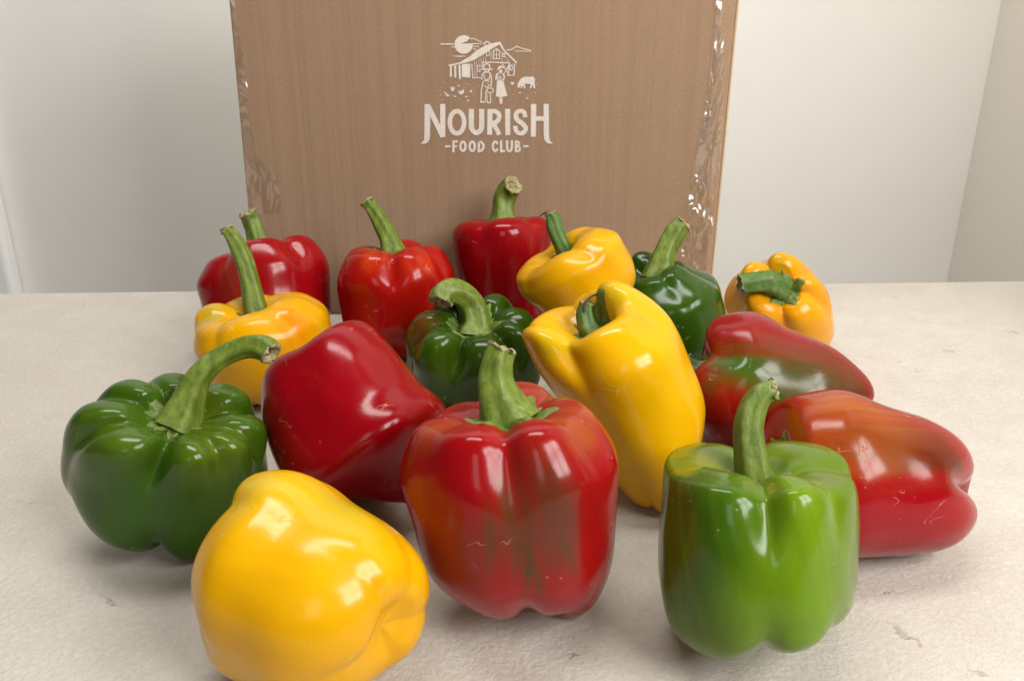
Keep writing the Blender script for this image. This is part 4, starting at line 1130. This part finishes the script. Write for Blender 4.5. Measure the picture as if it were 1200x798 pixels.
# ------------------------------------------------------------------ peppers
def catmull(P, n):
    P=np.asarray(P,float); m=len(P)
    Q=np.vstack([2*P[0]-P[1],P,2*P[-1]-P[-2]])
    # chord-uniform sampling
    u=np.linspace(0,m-1-1e-9,n); i=u.astype(int); f=(u-i)[:,None]
    p0,p1,p2,p3=Q[i],Q[i+1],Q[i+2],Q[i+3]
    return .5*(2*p1+(p2-p0)*f+(2*p0-5*p1+4*p2-p3)*f*f+(3*p1-p0-3*p2+p3)*f**3)
def smooth_c(v, sig):
    n=len(v); k=np.fft.rfftfreq(n)*n
    return np.fft.irfft(np.fft.rfft(v)*np.exp(-.5*(k*sig)**2),n)
def pepper(p, nth=96, nt=56):
    """body surface in its own frame, stem end at +z. returns (nt,nth,3) metres"""
    th=np.arange(nth)/nth*2*math.pi
    cr=sorted(p['creases']); K=len(cr)
    N=720; tf=np.arange(N)/N*2*math.pi
    b=np.zeros(N); amp=np.zeros(N); top=np.zeros(N); bot=np.zeros(N); cd=np.zeros(N)
    for k in range(K):
        a0,d0=cr[k]; a1,d1=cr[(k+1)%K]
        if a1<=a0: a1+=360
        s=(np.degrees(tf)-a0)%360; w=a1-a0
        m=s<w; u=s[m]/w*2-1
        b[m]=np.abs(u)**p.get('ex',2.6)
        cd[m]=np.where(u<0,d0,d1)*min(1.25,(w/72.)**.6)
        amp[m]=p['amp'][k]; top[m]=p['top'][k]; bot[m]=p['bot'][k]
    v=smooth_c(b*cd,math.radians(p.get('cs',3.3))); vb=smooth_c(b*cd,math.radians(9))
    amp=smooth_c(amp,math.radians(16)); top=smooth_c(top,math.radians(13)); bot=smooth_c(bot,math.radians(13))
    ip=lambda a:np.interp(th,np.r_[tf,2*math.pi],np.r_[a,a[0]])
    v,vb,amp,top,bot=map(ip,(v,vb,amp,top,bot))
    H=p['H']; d=p['dim']; w1,w2,w3,w4=p['w']; bd=p.get('bd',.12)
    dw=p.get('dw',1.); sq=p.get('sq',0.); rb=p.get('rb',0.)
    P=[(0.0,H-d),(.13*dw,H-d),(.26*dw,H-.80*d),(.40*dw,H-.33*d),(.60*w1*dw**.4,H-.02),(.82*w1*dw**.15,H-.05+.02*sq),(.97*w1,H*(.80+.09*sq)),(1.0*w2,H*.48),
       (1.0*(.5*w2+.5*w3),0.05),(1.0*w3,-.42*H),((.90-.09*rb)*w4,-.74*H),((.66-.12*rb)*w4,(-.95+.03*rb)*H),((.40-.11*rb)*w4,-H),((.17-.04*rb)*w4,-H+.75*bd-.02*rb*H),(0.0,-H+bd-.03*rb*H)]
    C=catmull(P,nt*4)
    s=np.r_[0,np.cumsum(np.linalg.norm(np.diff(C,axis=0),axis=1))]; s/=s[-1]
    tt=np.linspace(0,1,nt)
    rho=np.maximum(np.interp(tt,s,C[:,0]),0); z=np.interp(tt,s,C[:,1])
    rho[0]=rho[-1]=0
    zn=z/H
    up=np.clip((zn+.1)/1.0,0,1); dn=np.clip((-zn-.1)/1.0,0,1)
    up=up*up*(3-2*up); dn=dn*dn*(3-2*dn)
    ct=p.get('cm',.12)+p.get('ct',.26)*up**1.5+p.get('cb',.2)*dn**1.5
    out=np.clip(rho/.55,0,1); out=out*out*(3-2*out)      # lobe relief fades out in the dimple
    blend=up+dn
    V=v[None,:]*(0.55+.45*blend[:,None])+vb[None,:]*(.45-.45*blend[:,None])
    R=rho[:,None]*(1+(amp[None,:])*np.clip(rho/.4,0,1)[:,None])*(1-ct[:,None]*V*out[:,None])
    Z=z[:,None]+np.zeros_like(R)
    sh=(up*np.clip(rho/.35,0,1))[:,None]
    Z=Z+sh*(top[None,:]-p.get('zt',.22)*V*np.clip(rho/.45,0,1)[:,None])
    bh=(dn*np.clip(rho/.3,0,1))[:,None]
    Z=Z-bh*(bot[None,:]-p.get('zb',.16)*V)
    X=R*np.cos(th)[None,:]; Y=R*np.sin(th)[None,:]
    sx=p.get('sx',1.); X=X*sx; Y=Y/sx
    bx,by=p.get('bend',(0,0))
    q=(Z/H)
    X=X+bx*(q*q-.3); Y=Y+by*(q*q-.3)
    # slow irregularity
    ph=p.get('seed',0)*1.7
    nx=np.sin(3.1*Z+1.3*Y+ph)*np.cos(2.3*X-ph*1.3)
    f=1+.018*nx+.008*np.sin(7*X+ph)*np.sin(6*Z+2*ph)*np.cos(6.5*Y)
    k=np.clip(rho/.5,0,1)[:,None]
    X=X*(1+(f-1)*k); Y=Y*(1+(f-1)*k)
    return np.stack([X,Y,Z],-1)*p['R']


STEM = stem_material('stem_green', (.068, .118, .007), (.18, .24, .026))
STEM_DARK = stem_material('stem_dark_green', (.045, .11, .012), (.10, .19, .03))
CALYX = stem_material('calyx_green', (.06, .11, .010), (.15, .20, .025))
CUT = cut_material()
DRY = plain('dry_stem_thread', (.05, .03, .02), .7, 300, .4, .4, .0004)
SKIN = {
    'yellow': lambda s: skin_material('yellow_skin', .20, s, .16, (1, .5, .08), (.95, .70, .25), .25, .05),
    'red':    lambda s: skin_material('red_skin', .19, s, .10, (1, .12, .08), (.75, .35, .25), .40, .10),
    'green':  lambda s: skin_material('green_skin', .18, s, .06, (.5, 1, .1), (.35, .45, .12), .30, .10),
}
def tube(pts, rad, ns=20, rings=30, ridge=.15, nrid=5, twist=.6):
    C = catmull(np.column_stack([pts, rad]), rings); P = C[:, :3]; R = C[:, 3]
    T = np.gradient(P, axis=0); T /= np.linalg.norm(T, axis=1)[:, None]
    u = np.cross(T[0], [0.31, .2, .93]); 
    if np.linalg.norm(u) < .2: u = np.cross(T[0], [1., 0, 0])
    V = []
    for i in range(rings):
        u = u - T[i] * (u @ T[i]); u /= np.linalg.norm(u); w = np.cross(T[i], u)
        f = i / (rings - 1)
        for j in range(ns):
            a = j / ns * 2 * math.pi
            r = R[i] * (1 + ridge * math.cos(nrid * a + twist * f * 3) + .03 * math.sin(9 * f + 2 * a))
            V.append(P[i] + r * (math.cos(a) * u + math.sin(a) * w))
    F = [(i * ns + j, i * ns + (j + 1) % ns, (i + 1) * ns + (j + 1) % ns, (i + 1) * ns + j) for i in range(rings - 1) for j in range(ns)]
    return V, F, P[-1], T[-1], u, np.cross(T[-1], u), R[-1]

def make_pepper(d, idx):
    p = d['p']; M = np.array(d['M'])
    root = bpy.data.objects.new('bell_pepper', None); COL.objects.link(root)
    root.location = (d['loc'][0], d['loc'][1], 0)
    tag(root, d['label'], 'bell pepper', 'bell peppers heaped in front of the box')
    Mx = Matrix([list(map(float, r)) for r in M]).to_4x4()
    Mx.translation = (0, 0, d['loc'][2])
    nth, nt = 192, 132
    G = pepper(p, nth, nt)
    V = np.vstack([G[0, :1], G[1:-1].reshape(-1, 3), G[-1, :1]])
    F = [(0, 1 + j, 1 + (j + 1) % nth) for j in range(nth)]
    for i in range(nt - 3):
        a = 1 + i * nth
        F += [(a + j, a + nth + j, a + nth + (j + 1) % nth, a + (j + 1) % nth) for j in range(nth)]
    a = 1 + (nt - 3) * nth; e = len(V) - 1
    F += [(a + j, e, a + (j + 1) % nth) for j in range(nth)]
    F = [f[::-1] for f in F] if d.get('flip') else F
    body = link('body', V, F, SKIN[d['kind']](idx * 1.37), root)
    body.matrix_local = Mx
    bmx = bmesh.new(); bmx.from_mesh(body.data); bmesh.ops.recalc_face_normals(bmx, faces=bmx.faces); bmx.to_mesh(body.data); bmx.free()
    # pigment: the fruit's own ripening patches
    col = np.tile(np.array(d['col']), (len(V), 1)); R = p['R']
    wob = np.stack([np.sin(V[:, 1] / R * 5.1 + idx) + np.sin(V[:, 2] / R * 3.7 + 2 * idx), np.sin(V[:, 0] / R * 4.7 + 3 * idx) + np.sin(V[:, 2] / R * 4.1), np.sin(V[:, 0] / R * 3.3) + np.sin(V[:, 1] / R * 5.9 + idx)], 1) * R * .045
    rs = np.random.RandomState(idx); tab = smooth_c(rs.uniform(-1, 1, 720), .012) * 2.2; tab2 = smooth_c(rs.uniform(-1, 1, 720), .03) * 3.
    ang = (np.degrees(np.arctan2(V[:, 1], V[:, 0])) * 2 % 720).astype(float); xs = np.arange(721)
    zz = V[:, 2] / R
    streak = np.interp((ang + 14 * np.sin(zz * 2.3 + idx)) % 720, xs, np.r_[tab, tab[0]]) * (.7 + .5 * np.sin(zz * 3.1 + ang * .05)) + np.interp((ang + 25 * np.sin(zz * 1.3)) % 720, xs, np.r_[tab2, tab2[0]])
    streak = np.clip(streak * 1.1, -1, 1.2)
    for pos, ra, rc, c, k in d['patches']:
        q = V + wob - np.array(pos)
        dist = (q[:, 2] / ra) ** 2 + (q[:, 0] ** 2 + q[:, 1] ** 2) / rc ** 2
        m = np.clip(k * np.exp(-dist ** 1.5) * (1 + .8 * streak * (1 - .6 * np.exp(-dist))), 0, 1)[:, None]
        col = col * (1 - m) + np.array(c) * m
    at = body.data.color_attributes.new('pigment', 'FLOAT_COLOR', 'POINT')
    at.data.foreach_set('color', np.column_stack([col, np.ones(len(V))]).astype(np.float32).ravel())
    # calyx: a ragged star lying in the dimple round the stem
    rnd = random.Random(idx * 7 + 3)
    cth = 96; cs = p['R'] * d.get('calyx', .34); nr = 9
    ph = rnd.uniform(0, 6)
    fine = pepper(p, cth, 132)
    CV = []; 
    for i in range(nr + 1):
        for j in range(cth):
            a = j / cth * 2 * math.pi
            edge = cs * (1 + .16 * math.cos(6 * a + ph) + .09 * math.cos(11 * a + 2 * ph) + .05 * math.cos(23 * a))
            rr = edge * i / nr
            row = fine[:60, j]; rad = np.hypot(row[:, 0], row[:, 1])
            k = int(np.argmax(rad >= rr)) if (rad >= rr).any() else 59
            k = max(k, 1); f = np.clip((rr - rad[k - 1]) / max(rad[k] - rad[k - 1], 1e-9), 0, 1)
            q = row[k - 1] * (1 - f) + row[k] * f
            lift = .0016 * (1 - (i / nr) ** 3) + .0003 + .0004 * math.sin(13 * a + i)
            if i == nr: lift = -.0008
            CV.append(q + np.array([0, 0, lift]))
    CF = [(i * cth + j, (i + 1) * cth + j, (i + 1) * cth + (j + 1) % cth, i * cth + (j + 1) % cth) for i in range(nr) for j in range(cth)]
    if d.get('calyx', .34) > 0:
        cal = link('calyx', CV, CF, CALYX, root); cal.matrix_local = Mx
    # stem
    pts = np.array(d['stem']); rad = np.array(d['srad'])
    v, f, tip, t, u, w, r = tube(pts, rad)
    st = link('stem', v, f, STEM_DARK if d.get('dark') else STEM, root); st.matrix_local = Mx
    ns = 20; cv = []; rings = [(1.0, -.0004), (1.10, .0003), (1.0, .0012), (.74, .0006), (.5, -.0012), (.22, -.0040)]
    for q, h in rings:
        for j in range(ns):
            a = j / ns * 2 * math.pi; rag = 1 + .16 * rnd.uniform(-1, 1)
            cv.append(tip + t * (h + (.0012 if h > 0 else .0005) * rnd.uniform(-1, 1)) + r * q * rag * (math.cos(a) * u + math.sin(a) * w))
    cf = [(i * ns + j, i * ns + (j + 1) % ns, (i + 1) * ns + (j + 1) % ns, (i + 1) * ns + j) for i in range(len(rings) - 1) for j in range(ns)]
    cf.append(tuple(range((len(rings) - 1) * ns, len(rings) * ns)))
    ce = link('cut_end', cv, cf, CUT, st)
    for th in d.get('threads', []):
        v, f, *_ = tube(np.array(th), np.linspace(.0011, .0004, len(th)), 8, 16, 0)
        link('dry_thread', v, f, DRY, st)
    return root

for i, d in enumerate(DATA['peppers']):
    make_pepper(d, i + 1)
